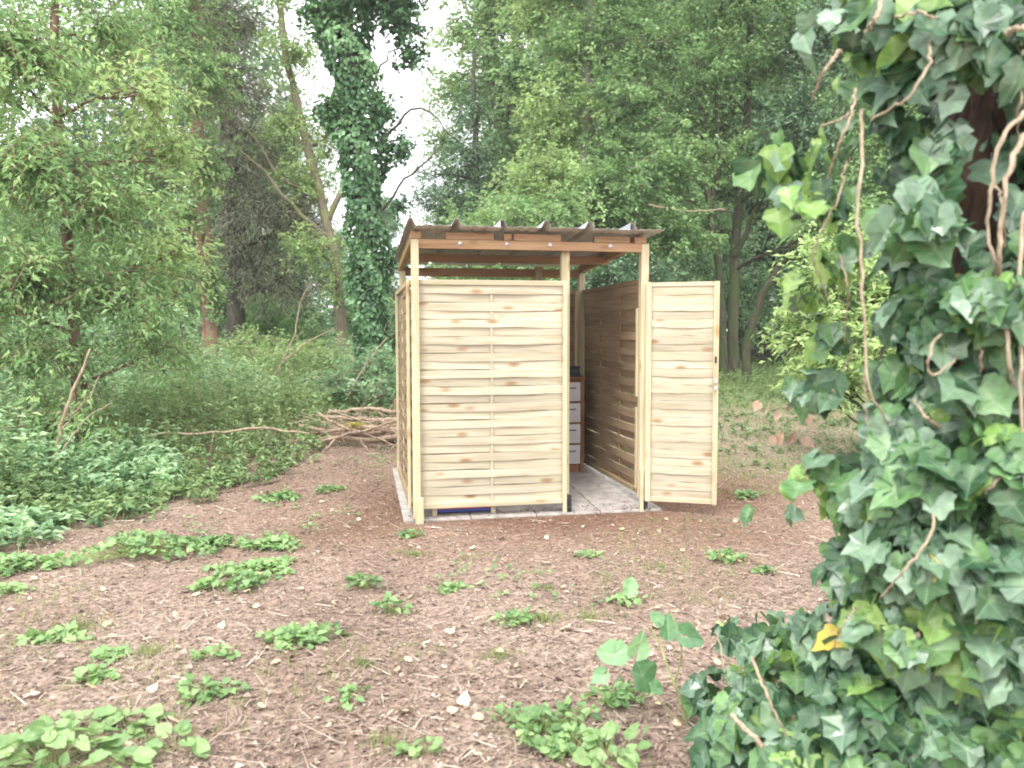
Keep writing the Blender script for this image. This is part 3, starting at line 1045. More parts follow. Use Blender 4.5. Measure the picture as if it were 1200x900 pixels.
def tree(name, label, cat, trunk, r0, r1, blobs, leaf, bark, leafm, per=14, wr=0.55, group=None, dens=1.0, spray=0.32, droop=0.35,
         tint=0.5, tvar=0.22, sides=10, limbs=True, twr=0.004, flat=0.6, extra=(), nsub=5, shell=0.55, lump=0.06):
    """trunk: world points bottom to top. blobs: (centre, radii) in world units."""
    T = smooth_path(trunk, 22, r0 * 0.12)
    root = empty(name, tuple(T[0]), label, cat, group)
    t = np.linspace(0, 1, len(T))
    rr = r0 + (r1 - r0) * t
    rr[0] *= 1.45
    rr[1] *= 1.15
    mb = MB()
    T2 = T.copy()
    T2[0, 2] -= 0.15
    mb.tube(T2, rr, sides, lump=lump)
    mb.build('trunk', bark, root, smooth=True)
    for P, ra, rb in extra:
        b = MB()
        q = smooth_path(P, 14, ra * 0.25)
        b.tube(q, np.linspace(ra, rb, len(q)), 8, lump=lump)
        b.build('stem' if ra > 0.05 else 'branch', bark, root, smooth=True)
    cr = MB()
    for bl in blobs:
        C, R = np.asarray(bl[0], float), np.asarray(bl[1], float)
        if np.ndim(R) == 0:
            R = np.array([R, R, R * 0.85])
        dd = bl[2] if len(bl) > 2 else 1.0
        if limbs:
            hh = T[:, 2]
            cand = np.where(hh < C[2] - 0.15 * np.linalg.norm(C[:2] - T[:, :2].mean(0)))[0]
            k = cand[np.argmin(np.linalg.norm(T[cand] - C, axis=1))] if len(cand) else 2
            b = MB()
            L = bez(T[k], C, 0.16, 9, 0.06)
            rl = max(0.012, rr[k] * 0.42)
            b.tube(L, np.linspace(rl, rl * 0.35, len(L)), 7, lump=0.05)
            for _ in range(nsub):
                s0 = L[rng.integers(3, 8)]
                e = C + rng.normal(0, 0.5, 3) * R
                q = bez(s0, e, 0.2, 6, 0.05)
                b.tube(q, np.linspace(rl * 0.4, rl * 0.12, len(q)), 5, cap=False)
                e2 = q[3] + rng.normal(0, 0.4, 3) * R
                q2 = bez(q[3], e2, 0.2, 5, 0.02)
                b.tube(q2, np.linspace(rl * 0.2, rl * 0.08, len(q2)), 4, cap=False)
            b.build('branch', bark, root, smooth=True)
        area = (R[0] * R[1] + R[1] * R[2] + R[0] * R[2]) / 3 * math.pi
        ns = int(dens * dd * 8.0 * area / (leaf * leaf * wr * 0.5 * per) * 1.0)
        lm = bl[3] if len(bl) > 3 else 0
        fill_blob(cr, C, R, ns, leaf, per, wr, 1 + lm, 0, spray, tint, tvar, droop, shell, twr, flat)
    if blobs:
        lms = leafm if isinstance(leafm, (list, tuple)) else [leafm]
        c = cr.build('crown', [bark] + list(lms), root)
        c['kind'] = 'stuff'
    adopt(root)
    return root


def pxblob(px, py, d, rpx, rpy=None, dep=None, dd=1.0, lm=0):
    """ellipsoid at a bearing: radii given as they look, in photograph pixels, real depth dep in metres"""
    s = d / FPX
    rx = rpx * s
    rz = (rpy or rpx) * s
    return (at(px, py, d), (rx, dep or rx, rz), dd, lm)


def trunkpts(lst, d):
    """bearings of a trunk from its foot upward; the foot is set on the ground"""
    P = [G(lst[0][0], d if np.isscalar(d) else d[0])]
    for k, q in enumerate(lst[1:]):
        P.append(at(q[0], q[1], d if np.isscalar(d) else d[k + 1]))
    return P


# 1 near tree at the left
tree('leafy_tree', 'nearest leafy tree at the left with thin brown trunk', 'tree',
     trunkpts([(92, 500), (88, 400), (80, 280), (68, 150), (64, 40), (70, -120)], 8.0), 0.06, 0.035,
     [pxblob(20, 60, 7.2, 95, 75), pxblob(120, 40, 8.2, 75, 70, None, .6), pxblob(35, 200, 7.4, 90, 70), pxblob(175, 110, 7.8, 62, 45, None, .8, 1), pxblob(130, 245, 7.8, 75, 62, None, .9),
      pxblob(205, 180, 8.3, 45, 50, None, .6, 1), pxblob(30, 330, 7.6, 85, 60), pxblob(140, 345, 8.0, 80, 45), pxblob(-70, 150, 7.5, 90, 120), pxblob(-60, 350, 7.5, 90, 100),
      pxblob(205, 300, 8.6, 45, 50, None, .7, 1), pxblob(70, -60, 8, 120, 60), pxblob(60, 420, 7.8, 80, 45, None, .6), pxblob(190, 410, 8.6, 60, 40, None, .7), pxblob(90, 490, 7.6, 60, 35, None, .8)],
     0.085, M_BARK_BROWN, [L_MID, L_YEL], dens=0.36, spray=0.44, tint=0.62, wr=0.36, shell=.3, droop=.6)
# 2 red-brown trunk
tree('red_brown_tree', 'tree with bare red-brown trunk and ivy collar left of the shed', 'tree',
     trunkpts([(250, 455), (247, 380), (240, 290), (232, 200), (228, 80), (230, -150)], 15.5), 0.165, 0.09,
     [pxblob(250, 335, 15.4, 20, 42, None, 1.0), pxblob(200, 30, 15, 70, 60, None, .5), pxblob(160, 170, 15.5, 60, 60, None, .4), pxblob(190, -60, 15, 80, 60, None, .7), pxblob(235, 90, 14.6, 42, 60, None, .8), pxblob(238, 195, 14.6, 36, 50, None, .8), pxblob(215, 250, 14.6, 30, 35, None, .6)],
     0.09, M_BARK_BROWN, L_MID, dens=0.6, per=12)
# 3 grey-brown conifer
tree('grey_conifer', 'tall conifer with drooping grey-brown twiggy branches behind the red-brown trunk', 'tree',
     trunkpts([(276, 410), (274, 300), (270, 180), (262, 60), (255, -200)], 18.0), 0.21, 0.12,
     [pxblob(255, 20, 17.5, 62, 55), pxblob(268, 110, 17.5, 52, 60), pxblob(285, 185, 17.5, 52, 50, None, .9), pxblob(305, 250, 17.5, 58, 42, None, .6), pxblob(240, 200, 18, 28, 60, None, .5),
      pxblob(355, 255, 17.6, 50, 45, None, .5), pxblob(250, -80, 17.5, 80, 70), pxblob(290, 305, 18, 60, 30, None, .5), pxblob(330, 330, 18, 60, 35, None, .5)],
     0.15, M_BARK_DARK, L_GREY, per=16, wr=0.12, dens=0.38, spray=0.6, droop=0.7, tint=0.5, twr=0.006)
# 4 leaning tan tree
tree('leaning_tree', 'pale tan leaning trunk with thin sparse crown beside the ivy-covered tree', 'tree',
     trunkpts([(402, 398), (397, 340), (388, 280), (375, 225), (352, 140), (330, 40), (318, -120)], 17.0), 0.13, 0.05,
     [pxblob(390, 330, 16.5, 22, 30, None, .3), pxblob(365, 290, 16.2, 40, 30, None, .3), pxblob(345, 60, 16.8, 42, 50, None, .30), pxblob(335, 150, 17, 45, 45, None, .25), pxblob(385, 160, 17.2, 35, 50, None, .30), pxblob(340, -40, 17, 60, 50, None, .5), pxblob(355, 215, 17, 38, 30, None, .3)],
     0.085, M_BARK_TAN, L_YEL, dens=0.8, nsub=9,
     extra=[([at(388, 280, 17), at(350, 250, 16.6), at(310, 200, 16.4), at(270, 165, 16.2)], 0.06, 0.015),
            ([at(383, 262, 17), at(410, 200, 16.8), at(400, 90, 16.8), at(390, -20, 17)], 0.07, 0.03),
            ([at(375, 225, 17), at(330, 215, 16.8), at(300, 160, 16.6), at(250, 110, 16.4)], 0.045, 0.012)])

# 5 ivy-covered tree: trunk sheathed with glossy leaves
root = empty('ivy_covered_tree', tuple(G(436, 12.4)), 'tall tree trunk sheathed in dark glossy ivy left of the shed roof', 'tree')
TP = smooth_path(trunkpts([(436, 455), (434, 380), (431, 280), (424, 180), (412, 90), (402, 0), (396, -140)], 12.4), 24, 0.01)
b = MB()
b.tube(TP, np.linspace(0.17, 0.11, len(TP)), 10, lump=0.05)
b.build('trunk', M_BARK_DARK, root, smooth=True)
iv = MB()
nI = 15000
tpos = rng.uniform(0, 1, nI)
k = tpos * (len(TP) - 1)
k0 = np.minimum(k.astype(int), len(TP) - 2)
Pc = TP[k0] + (TP[k0 + 1] - TP[k0]) * (k - k0)[:, None]
an = rng.uniform(0, 2 * math.pi, nI)
hz = Pc[:, 2]
env = 0.15 + 0.09 * np.sin(hz * 3.1 + an * 2) + 0.08 * np.sin(hz * 7.3 + an * 3 + 1) + 0.13 * sstep(2.5, 5.5, hz) * (1 + 0.6 * np.sin(hz * 5 + an))
rad = env * rng.uniform(0.35, 1.0, nI) ** 0.5 + 0.10
O = np.stack([np.cos(an), np.sin(an), np.zeros(nI)], 1)
Pp = Pc + O * rad[:, None]
Dd = O * 0.35 + rng.normal(0, 0.45, (nI, 3)) - np.array([0, 0, 0.8])
Nn = O + rng.normal(0, 0.5, (nI, 3)) + np.array([0, 0, 0.5])
Lf = rng.uniform(0.06, 0.11, nI)
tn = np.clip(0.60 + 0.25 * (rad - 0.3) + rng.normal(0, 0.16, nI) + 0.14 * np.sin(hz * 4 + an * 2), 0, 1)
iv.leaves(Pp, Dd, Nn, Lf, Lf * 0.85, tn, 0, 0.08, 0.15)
for (px, py, rp, dn_) in ((472, 30, 24, .3), (482, 65, 18, .25), (385, 20, 26, .6), (455, -5, 32, .35), (450, 130, 16, .4), (470, 175, 18, .35), (466, 240, 15, .25), (470, 300, 16, .3), (440, -60, 70, 1), (390, 130, 18, .5)):
    C, R = pxblob(px, py, 12.3, rp)[:2]
    fill_blob(iv, C, np.array(R), int(rp * rp * 0.16 * dn_ * 2), 0.085, 12, 0.8, 0, 1, 0.3, 0.45, 0.2)
c = iv.build('ivy_foliage', [L_IVY_FAR, M_BARK_DARK], root)
c['kind'] = 'stuff'
for lst in ([(425, 180), (455, 160), (490, 118), (530, 160)], [(418, 120), (445, 80), (475, 40)], [(430, 270), (470, 215), (520, 170)], [(412, 90), (390, 40), (372, 10)]):
    b = MB()
    q = smooth_path([at(x, y, 12.3) for x, y in lst], 12, 0.02)
    b.tube(q, np.linspace(0.03, 0.01, len(q)), 6)
    b.build('branch', M_BARK_DARK, root, smooth=True)
adopt(root)

# 6 tall trees behind the shed
tree('yellow_green_tree', 'tall airy yellow-green tree rising behind the left of the shed roof', 'tree',
     trunkpts([(600, 420), (598, 300), (592, 180), (580, 100), (560, -150)], 25.0), 0.25, 0.12,
     [pxblob(545, 40, 25, 48, 45, None, .45), pxblob(540, 110, 25, 48, 42, None, .6), pxblob(520, 165, 25, 35, 32, None, .5), pxblob(590, 30, 25, 30, 40, None, .25), pxblob(545, -40, 25, 70, 45, None, .6),
      pxblob(600, 190, 25, 50, 45, None, .7, 1)],
     0.13, M_BARK_GREY, [L_YEL, L_MID], dens=0.7, nsub=8, spray=0.5,
     extra=[([at(592, 170, 25), at(580, 110, 24.8), at(565, 60, 24.8), at(540, 20, 25)], 0.08, 0.02),
            ([at(592, 150, 25), at(605, 80, 25), at(600, 30, 25), at(590, -40, 25)], 0.09, 0.03),
            ([at(584, 110, 25), at(575, 70, 25.2), at(580, 20, 25)], 0.05, 0.02)])
tree('dark_conifer', 'dark green conifer between the pale airy tree and the shed roof', 'tree',
     trunkpts([(558, 420), (556, 300), (558, 200), (556, 110), (556, 60)], 21.0), 0.17, 0.04,
     [pxblob(555, 130, 21, 26, 35, None, .9), pxblob(548, 185, 21, 38, 35), pxblob(575, 215, 21, 42, 32), pxblob(520, 235, 21, 40, 30), pxblob(505, 205, 21, 25, 25, None, .5), pxblob(560, 260, 21, 70, 35)],
     0.14, M_BARK_DARK, L_DARK, per=16, wr=0.25, dens=0.42, spray=0.5, tint=0.7)
tree('bushy_tree', 'broad bushy mid-green tree filling the view above the shed roof', 'tree',
     trunkpts([(690, 420), (688, 300), (685, 180), (690, 80), (700, -60)], 17.0), 0.2, 0.1,
     [pxblob(680, 60, 17, 62, 55), pxblob(655, 140, 17, 62, 50, None, 1, 1), pxblob(740, 130, 16.5, 60, 50), pxblob(640, 215, 16, 62, 42, None, 1, 1), pxblob(720, 215, 15.5, 62, 42), pxblob(760, 50, 17, 55, 50),
      pxblob(640, 10, 18, 60, 50, None, .8, 1), pxblob(700, -50, 17, 110, 50), pxblob(790, 190, 16, 50, 45), pxblob(790, 275, 16, 55, 40), pxblob(600, 250, 16, 45, 30, None, .8, 1)],
     0.105, M_BARK_GREY, [L_MID, L_YEL], dens=0.55, spray=0.4, tint=0.52, tvar=0.26)
tree('mossy_multistem_tree', 'tree with several dark mossy stems right of the open door', 'tree',
     trunkpts([(858, 438), (860, 380), (861, 300), (866, 240), (874, 170), (878, 60), (880, -100)], 17.5), 0.12, 0.06,
     [pxblob(835, 90, 16.5, 55, 50, None, .7), pxblob(900, 60, 16.5, 60, 50, None, .8), pxblob(940, 150, 16, 50, 50, None, .9, 1), pxblob(850, 180, 17, 50, 40, None, .5), pxblob(910, 215, 16.5, 40, 35, None, .6),
      pxblob(860, 0, 17, 80, 50), pxblob(960, 40, 16, 60, 60, None, 1, 1), pxblob(830, 265, 17.6, 35, 25, None, .35), pxblob(985, 260, 15, 55, 60, None, .8), pxblob(1050, 160, 16, 90, 110), pxblob(800, 140, 17, 35, 35, None, .6), pxblob(930, -50, 17, 120, 40)],
     0.10, M_BARK_MOSS, [L_MID, L_DARK], dens=0.5, spray=0.4, tint=0.5, nsub=9,
     extra=[([G(847, 17.3, -.1), at(846, 370, 17.3), at(842, 300, 17.2), at(833, 240, 17), at(822, 170, 16.8), at(818, 60, 16.6)], 0.11, 0.04),
            ([G(872, 17.0, -.1), at(880, 385, 16.8), at(893, 345, 16.6), at(912, 315, 16.3), at(932, 288, 16)], 0.10, 0.06),
            ([at(843, 270, 17.2), at(825, 245, 17), at(805, 232, 16.7), at(780, 240, 16.4)], 0.045, 0.012),
            ([at(862, 300, 17.4), at(885, 250, 17), at(915, 190, 16.6), at(920, 100, 16.4)], 0.06, 0.02),
            ([at(835, 240, 17), at(845, 190, 16.8), at(838, 120, 16.6), at(850, 30, 16.6)], 0.05, 0.02),
            ([at(812, 250, 16.6), at(840, 247, 16.8), at(868, 250, 17)], 0.03, 0.02)])

# shrubs, each a thing: (px, py, d, rx, ry, leaf material, leaf, density, name, label, tint, width ratio)
def shrub(name, label, foot, blobs, leaf, bark, lm, dens=0.6, tint=0.5, wr=0.5, per=12, spray=0.3, cat='shrub', tvar=0.22, stems=4, twr=0.004):
    root = empty(name, tuple(foot), label, cat)
    mb = MB()
    for bl in blobs:
        for _ in range(stems):
            e = bl[0] + rng.normal(0, 0.35, 3) * np.array(bl[1])
            q = bez(foot + rng.normal(0, 0.08, 3) * [1, 1, 0], e, 0.12, 7, 0.08)
            q[0, 2] -= 0.05
            mb.tube(q, np.linspace(0.022, 0.006, 7), 5, cap=False)
    mb.build('stems', bark, root, smooth=True)['kind'] = 'stuff'
    cr = MB()
    for bl in blobs:
        R = np.array(bl[1])
        area = (R[0] * R[1] + R[1] * R[2] + R[0] * R[2]) / 3 * math.pi
        ns = int(dens * bl[2] * 4.6 * area / (leaf * leaf * wr * 0.5 * per))
        fill_blob(cr, bl[0], R, ns, leaf, per, wr, 1, 0, spray, tint, tvar, 0.3, 0.5, twr)
    cr.build('foliage', [bark, lm], root)['kind'] = 'stuff'
    adopt(root)
    return root


shrub('holly_bush', 'dark glossy bush seen through the gap under the shed roof', G(715, 12.5), [pxblob(715, 330, 12.5, 48, 60), pxblob(770, 350, 13, 50, 60), pxblob(670, 370, 13, 50, 50)], 0.07, M_BARK_DARK, L_DARK, 0.7, 0.5)
shrub('laurel_bush', 'pale-leaved glossy bush between the mossy stems and the big ivy', G(1075, 8.6),
      [pxblob(965, 330, 9, 50, 42), pxblob(945, 390, 9.2, 48, 40), pxblob(1005, 410, 8.6, 60, 50), pxblob(985, 290, 9, 45, 36, None, .8), pxblob(975, 445, 8.8, 55, 30), pxblob(1040, 350, 8.8, 60, 60)], 0.10, M_BARK_MOSS, L_YEL, 0.75, 0.72, 0.42, tvar=0.4)
shrub('thicket_bush', 'bushy green thicket behind the mossy stems', G(900, 21), [pxblob(800, 350, 21, 55, 75), pxblob(880, 360, 21, 70, 70), pxblob(960, 350, 20, 60, 80), pxblob(1050, 350, 20, 70, 90), pxblob(840, 290, 22, 70, 50)], 0.10, M_BARK_DARK, L_BLUE, 0.5, 0.7, 0.5)
shrub('fern_bank', 'low bright green bank of growth at the foot of the mossy stems', G(900, 20), [pxblob(840, 452, 18.5, 50, 16), pxblob(900, 455, 18, 55, 18), pxblob(970, 450, 17, 60, 25)], 0.09, M_STEM, L_LAWN, 1.0, 0.75, 0.4, cat='plants')
shrub('round_bush', 'rounded light green bush just above the middle of the shed roof', G(620, 13.5), [pxblob(600, 245, 13.5, 50, 25), pxblob(665, 245, 13.5, 45, 25), pxblob(545, 270, 13.5, 50, 28), pxblob(560, 330, 13.5, 80, 50), pxblob(650, 330, 13.5, 70, 60)], 0.085, M_BARK_GREY, L_MID, 0.5, 0.6)
shrub('elder_bush', 'soft green bush behind the near tree at the left', G(160, 12), [pxblob(60, 400, 12, 80, 55), pxblob(170, 390, 12, 60, 50), pxblob(120, 450, 11, 90, 40), pxblob(0, 450, 10.5, 60, 50), pxblob(210, 440, 12, 50, 40)], 0.09, M_BARK_GREY, L_BLUE, 0.5, 0.62)
shrub('hazel_bush', 'leafy bush behind the red-brown trunk', G(310, 20), [pxblob(310, 370, 20, 60, 45), pxblob(200, 330, 20, 70, 60), pxblob(120, 300, 20, 80, 80), pxblob(30, 280, 20, 80, 90), pxblob(350, 400, 19, 50, 35)], 0.11, M_BARK_GREY, L_MID, 0.5, 0.55)
shrub('bramble_bush', 'bramble thicket at the foot of the ivy-covered tree', G(430, 12), [pxblob(440, 430, 11.6, 40, 28), pxblob(395, 450, 11.4, 42, 22), pxblob(465, 400, 12.6, 30, 35), pxblob(455, 455, 11, 35, 20)], 0.08, M_STICK, L_BLUE, 0.6, 0.5, cat='bramble')
shrub('thorn_bush', 'twiggy pale bush between the brown trunk and the leaning trunk', G(330, 14.5), [pxblob(330, 420, 14, 55, 26, None, .7), pxblob(290, 410, 15, 40, 28, None, .7), pxblob(370, 420, 14, 45, 24, None, .6)], 0.075, M_STICK, L_YEL, 0.5, 0.45)

# distant trees: three kinds of crown and trunk, copied
def distant_kind(seed, rz, rx, lm, n, leaf):
    cr = MB()
    for _ in range(13):
        z = rng.uniform(0.12, 0.95)
        w = rx * (0.55 + 0.5 * math.sin(math.pi * min(1, z * 1.05)))
        a = rng.uniform(0, 6.28)
        C = np.array([math.cos(a) * w * 0.5, math.sin(a) * w * 0.5, z * rz])
        R = np.array([w * 0.62, w * 0.62, rz * 0.13])
        fill_blob(cr, C, R, n, leaf, 12, 0.5, 1, 0, 0.75, 0.5, 0.3, twr=0.012, shell=0.5)
    crown = cr.mesh('crown', [M_BARK_DARK, lm])
    tb = MB()
    P = np.array([(rng.normal(0, .12), rng.normal(0, .12), z) for z in np.linspace(-0.3, rz * 0.95, 9)])
    tb.tube(smooth_path(P, 16), np.linspace(0.2, 0.05, 16), 8, lump=0.05)
    for _ in range(9):
        z = rng.uniform(0.25, 0.85) * rz
        a = rng.uniform(0, 6.28)
        r_ = rx * rng.uniform(0.5, 0.9)
        L = bez((0, 0, z), (math.cos(a) * r_, math.sin(a) * r_, z + r_ * 0.7), 0.15, 8)
        tb.tube(L, np.linspace(0.07, 0.015, 8), 5, cap=False)
    return crown, tb.mesh('trunk', [M_BARK_GREY], True)


DK_ = [distant_kind(1, 16, 3.6, L_BLUE, 300, 0.20), distant_kind(2, 15, 3.3, L_MID, 300, 0.20), distant_kind(3, 17, 3.0, L_YEL, 240, 0.20), distant_kind(4, 14, 3.4, L_BLUE, 300, 0.18)]
DLAB = ['tall blue-green tree far behind the clearing', 'tall mid-green tree far behind the clearing', 'tall pale yellow-green tree far behind the clearing', 'broad blue-green tree far behind the clearing']
spots = []
for px in range(-420, 1700, 52):
    for d0 in (27, 38):
        px2, d = px + rng.uniform(-22, 22), d0 + rng.uniform(-2.5, 2.5)
        spots.append((px2, d))
for px2, d in spots:
    kx = int(rng.integers(0, 4))
    short = px2 < 420 and rng.uniform() < 0.92
    sc = rng.uniform(0.85, 1.15)
    if 405 < px2 < 575:                       # the gap where the sky shows low down
        if d < 30:
            continue
        sc = rng.uniform(0.30, 0.40) * d / 34
    elif 575 <= px2 < 640:
        sc *= 0.75
    elif short:
        sc *= rng.uniform(0.36, 0.5)
    p = G(px2, d)
    root = empty('distant_tree', tuple(p), DLAB[kx], 'tree', 'trees far behind the clearing, ' + DLAB[kx].split(' tree')[0].split(' ', 1)[1])
    rz = rng.uniform(0, 6.28)
    for nm, me in (('crown', DK_[kx][0]), ('trunk', DK_[kx][1])):
        o = bpy.data.objects.new(nm, me)
        COL.objects.link(o)
        o.parent = root
        if nm == 'crown':
            o['kind'] = 'stuff'
    root.rotation_euler = (0, 0, rz)
    root.scale = (sc, sc, sc)
# low far growth under those trees
dw = MB()
for k in range(90):
    px = -500 + k * 24 + rng.uniform(-20, 20)
    d = rng.uniform(24, 46)
    p = G(px, d)
    C = p + np.array([0, 0, rng.uniform(0.6, 1.8)])
    fill_blob(dw, C, np.array([2.6, 2.2, 1.5]), 85, 0.22, 12, 0.5, 0 if rng.uniform() < .6 else 1, 2, 0.8, 0.5, 0.25, twr=0.01)
o = dw.build('distant_undergrowth', [L_BLUE, L_MID, M_BARK_DARK])
tag(o, 'dense green undergrowth far behind the clearing below the tall trees', 'undergrowth', kind='stuff')

#%%UNDER
# ------------------------------------------------------------------ undergrowth on the floor
def herb_bed(mb, X, Y, H, leaf, per, mat, smat, tint=0.5, tvar=0.25, wr=0.5, lean=0.25):
    n = len(X)
    base = np.stack([X, Y, gz(X, Y)], 1)
    D = rng.normal(0, lean, (n, 3))
    D[:, 2] = 1
    D /= np.linalg.norm(D, axis=1)[:, None]
    tip = base + D * H[:, None]
    mb.twigs(base, tip, 0.003, smat, 0.5)
    s = rng.uniform(0.35, 1.05, (n, per))
    P = base[:, None] + (tip - base)[:, None] * s[..., None]
    a = rng.uniform(0, 2 * math.pi, (n, per))
    dr = np.stack([np.cos(a), np.sin(a), rng.uniform(-0.5, 0.35, (n, per))], -1)
    nr = rng.normal(0, 0.35, (n, per, 3))
    nr[..., 2] += 1
    L = leaf * rng.uniform(0.6, 1.3, (n, per))
    t = np.clip(tint + rng.normal(0, tvar * .5, (n, 1)) + rng.normal(0, tvar * .5, (n, per)), 0, 1)
    mb.leaves(P.reshape(-1, 3), dr.reshape(-1, 3), nr.reshape(-1, 3), L.ravel(), (L * wr).ravel(), t.ravel(), mat, 0.08, 0.15)


def edge_d(px):
    """distance at which the undergrowth begins, for a bearing"""
    return np.interp(px, [-300, 0, 60, 150, 250, 330, 370, 400, 470, 520], [4.2, 5.6, 6.0, 6.5, 7.2, 8.1, 9.0, 10.2, 10.7, 11.2])


mbh = MB()
n = 13000
pxs = rng.uniform(-260, 520, n)
dd = edge_d(pxs) + rng.uniform(0, 1, n) ** 1.3 * 12 + rng.normal(0, 0.25, n)
xx = (pxs - 600) / FPX * dd
X = CAM[0] + cyw * xx + syw * dd
Y = CAM[1] - syw * xx + cyw * dd
inn = sstep(0, 2.2, dd - edge_d(pxs))
hh = (0.20 + 0.50 * inn) * rng.uniform(0.5, 1.3, n) * (1 + 0.35 * vnoise(X, Y, 0.9, 9))
patch = vnoise(X, Y, 1.1, 4)
keep = (rng.uniform(-0.9, 1, n) < patch + 0.5 + inn * 0.6) & ~((X > -3.4) & (X < -0.6) & (Y > 2.0) & (Y < 4.3) & (dd < 9.9) & (pxs > 395))
X, Y, hh, patch = X[keep], Y[keep], hh[keep], patch[keep]
c1 = patch > 0.1
herb_bed(mbh, X[c1], Y[c1], hh[c1], 0.085, 12, 0, 2, 0.72, 0.35)
herb_bed(mbh, X[~c1], Y[~c1], hh[~c1], 0.07, 12, 1, 2, 0.6, 0.35)
o = mbh.build('undergrowth', [L_BLUE, L_WEED, M_STEM])
tag(o, 'low bed of nettles and brambles edging the clearing at the left', 'undergrowth', kind='stuff')

# behind and right of the shed: short growth
mbh = MB()
n = 9000
X = rng.uniform(1.4, 12, n)
Y = 1.5 + rng.uniform(0, 1, n) ** 0.8 * 14
g = np.where(Y > 8.0 - 0.2 * X, 1.0, 0.48 + 0.35 * vnoise(X, Y, 1.3, 6))
k = (rng.uniform(0, 1, n) < g) & ~((X < 2.3) & (Y < 2.4))
X, Y = X[k], Y[k]
H = np.where(Y > 9.5 - 0.2 * X, 0.24, 0.06) * rng.uniform(0.6, 1.4, len(X))
herb_bed(mbh, X, Y, H, 0.06, 9, 0, 1, 0.45, 0.3)
o = mbh.build('ground_cover', [L_WEED, M_STEM])
tag(o, 'short green growth spreading over the ground right of the shed', 'ground cover', kind='stuff')

# thin grass over the clearing
def grass(mb, X, Y, H, tint=0.5, k=5, mat=0, w=0.004):
    n = len(X)
    b0 = np.stack([X, Y, gz(X, Y) - 0.005], 1)
    P = np.repeat(b0, k, 0) + rng.normal(0, 0.012, (n * k, 3)) * [1, 1, 0]
    D = rng.normal(0, 0.38, (n * k, 3))
    D[:, 2] = 1
    N = rng.normal(0, 1, (n * k, 3))
    N[:, 2] = 0.1
    L = np.repeat(H, k) * rng.uniform(0.5, 1.2, n * k)
    mb.leaves(P, D, N, L, w, np.clip(tint + rng.normal(0, .25, n * k), 0, 1), mat, 0.0, 0.2)


mg = MB()
n = 16000
X = rng.uniform(-5, 4.5, n)
Y = -4.6 + rng.uniform(0, 1, n) ** 1.1 * 8
pz = vnoise(X, Y, 0.8, 11) + 0.5 * vnoise(X, Y, 2.4, 12)
k = (pz > 0.42) & ~((X > -.2) & (X < 2.1) & (Y > -.35) & (Y < 2.2))
grass(mg, X[k], Y[k], np.full(k.sum(), 0.055), 0.72, 3, w=0.0035)
n = 9000
X = rng.uniform(2.1, 10, n)
Y = rng.uniform(0.3, 13, n)
grass(mg, X, Y, np.where(Y > 7, 0.14, 0.06), 0.6, 4, w=0.006)
o = mg.build('grass', [L_GRASS])
tag(o, 'thin pale grass growing through the leaf litter', 'grass', kind='stuff')

# leaf litter and twig mulch
ml = MB()
n = 95000
dd = 2.2 + rng.uniform(0, 1, n) ** 1.5 * 10
pxs = rng.uniform(-150, 1150, n)
xx = (pxs - 600) / FPX * dd
X = CAM[0] + cyw * xx + syw * dd
Y = CAM[1] - syw * xx + cyw * dd
k = ~((X > -.14) & (X < 2.0) & (Y > -.06) & (Y < 2.0))
k &= rng.uniform(0, 1, n) > 0.75 * np.exp(-(((X - 1.3) / 2.6) ** 2) ** 1.5) * np.exp(-(((Y - 0.2) / 1.5) ** 2))
X, Y = X[k], Y[k]
n = len(X)
P = np.stack([X, Y, gz(X, Y) + rng.uniform(0.0, 0.010, n)], 1)
a = rng.uniform(0, 2 * math.pi, n)
D = np.stack([np.cos(a), np.sin(a), rng.normal(0, 0.22, n)], 1)
N = rng.normal(0, 0.38, (n, 3))
N[:, 2] = 1
L = rng.gamma(2.0, 0.0062, n) + 0.006
ml.leaves(P, D, N, L, L * rng.uniform(0.25, 0.8, n), np.clip(rng.beta(2, 2.6, n), 0, 1), 0, 0.15, 0.2)
# twigs
n = 9000
k = rng.integers(0, len(X), n)
A = P[k] + np.array([0, 0, 0.004])
a = rng.uniform(0, 2 * math.pi, n)
Lt = rng.gamma(2.0, 0.03, n) + 0.02
B = A + np.stack([np.cos(a) * Lt, np.sin(a) * Lt, rng.normal(0.006, 0.012, n)], 1)
ml.twigs(A, B, rng.uniform(0.0012, 0.0035, n), 0, rng.uniform(0.2, 1, n))
n = 900
xe = rng.uniform(-.12, 2.0, n)
ye = np.where(rng.uniform(size=n) < .6, -.05 + np.abs(rng.normal(0, .10, n)), rng.uniform(0, 1.8, n))
Ps = np.stack([xe, ye, .021 + .045 * np.clip(ye, 0, 9)], 1)
a = rng.uniform(0, 6.28, n)
Ls = rng.gamma(2.0, .006, n) + .005
ml.leaves(Ps, np.stack([np.cos(a), np.sin(a), 0 * a + .05], 1), rng.normal(0, .2, (n, 3)) + [0, 0, 1], Ls, Ls * rng.uniform(.3, .8, n), rng.beta(2, 2.6, n), 0, .15, .1)
o = ml.build('leaf_litter', [L_LITTER])
tag(o, 'brown dead leaves and small twigs covering the clearing', 'leaf litter', kind='stuff')


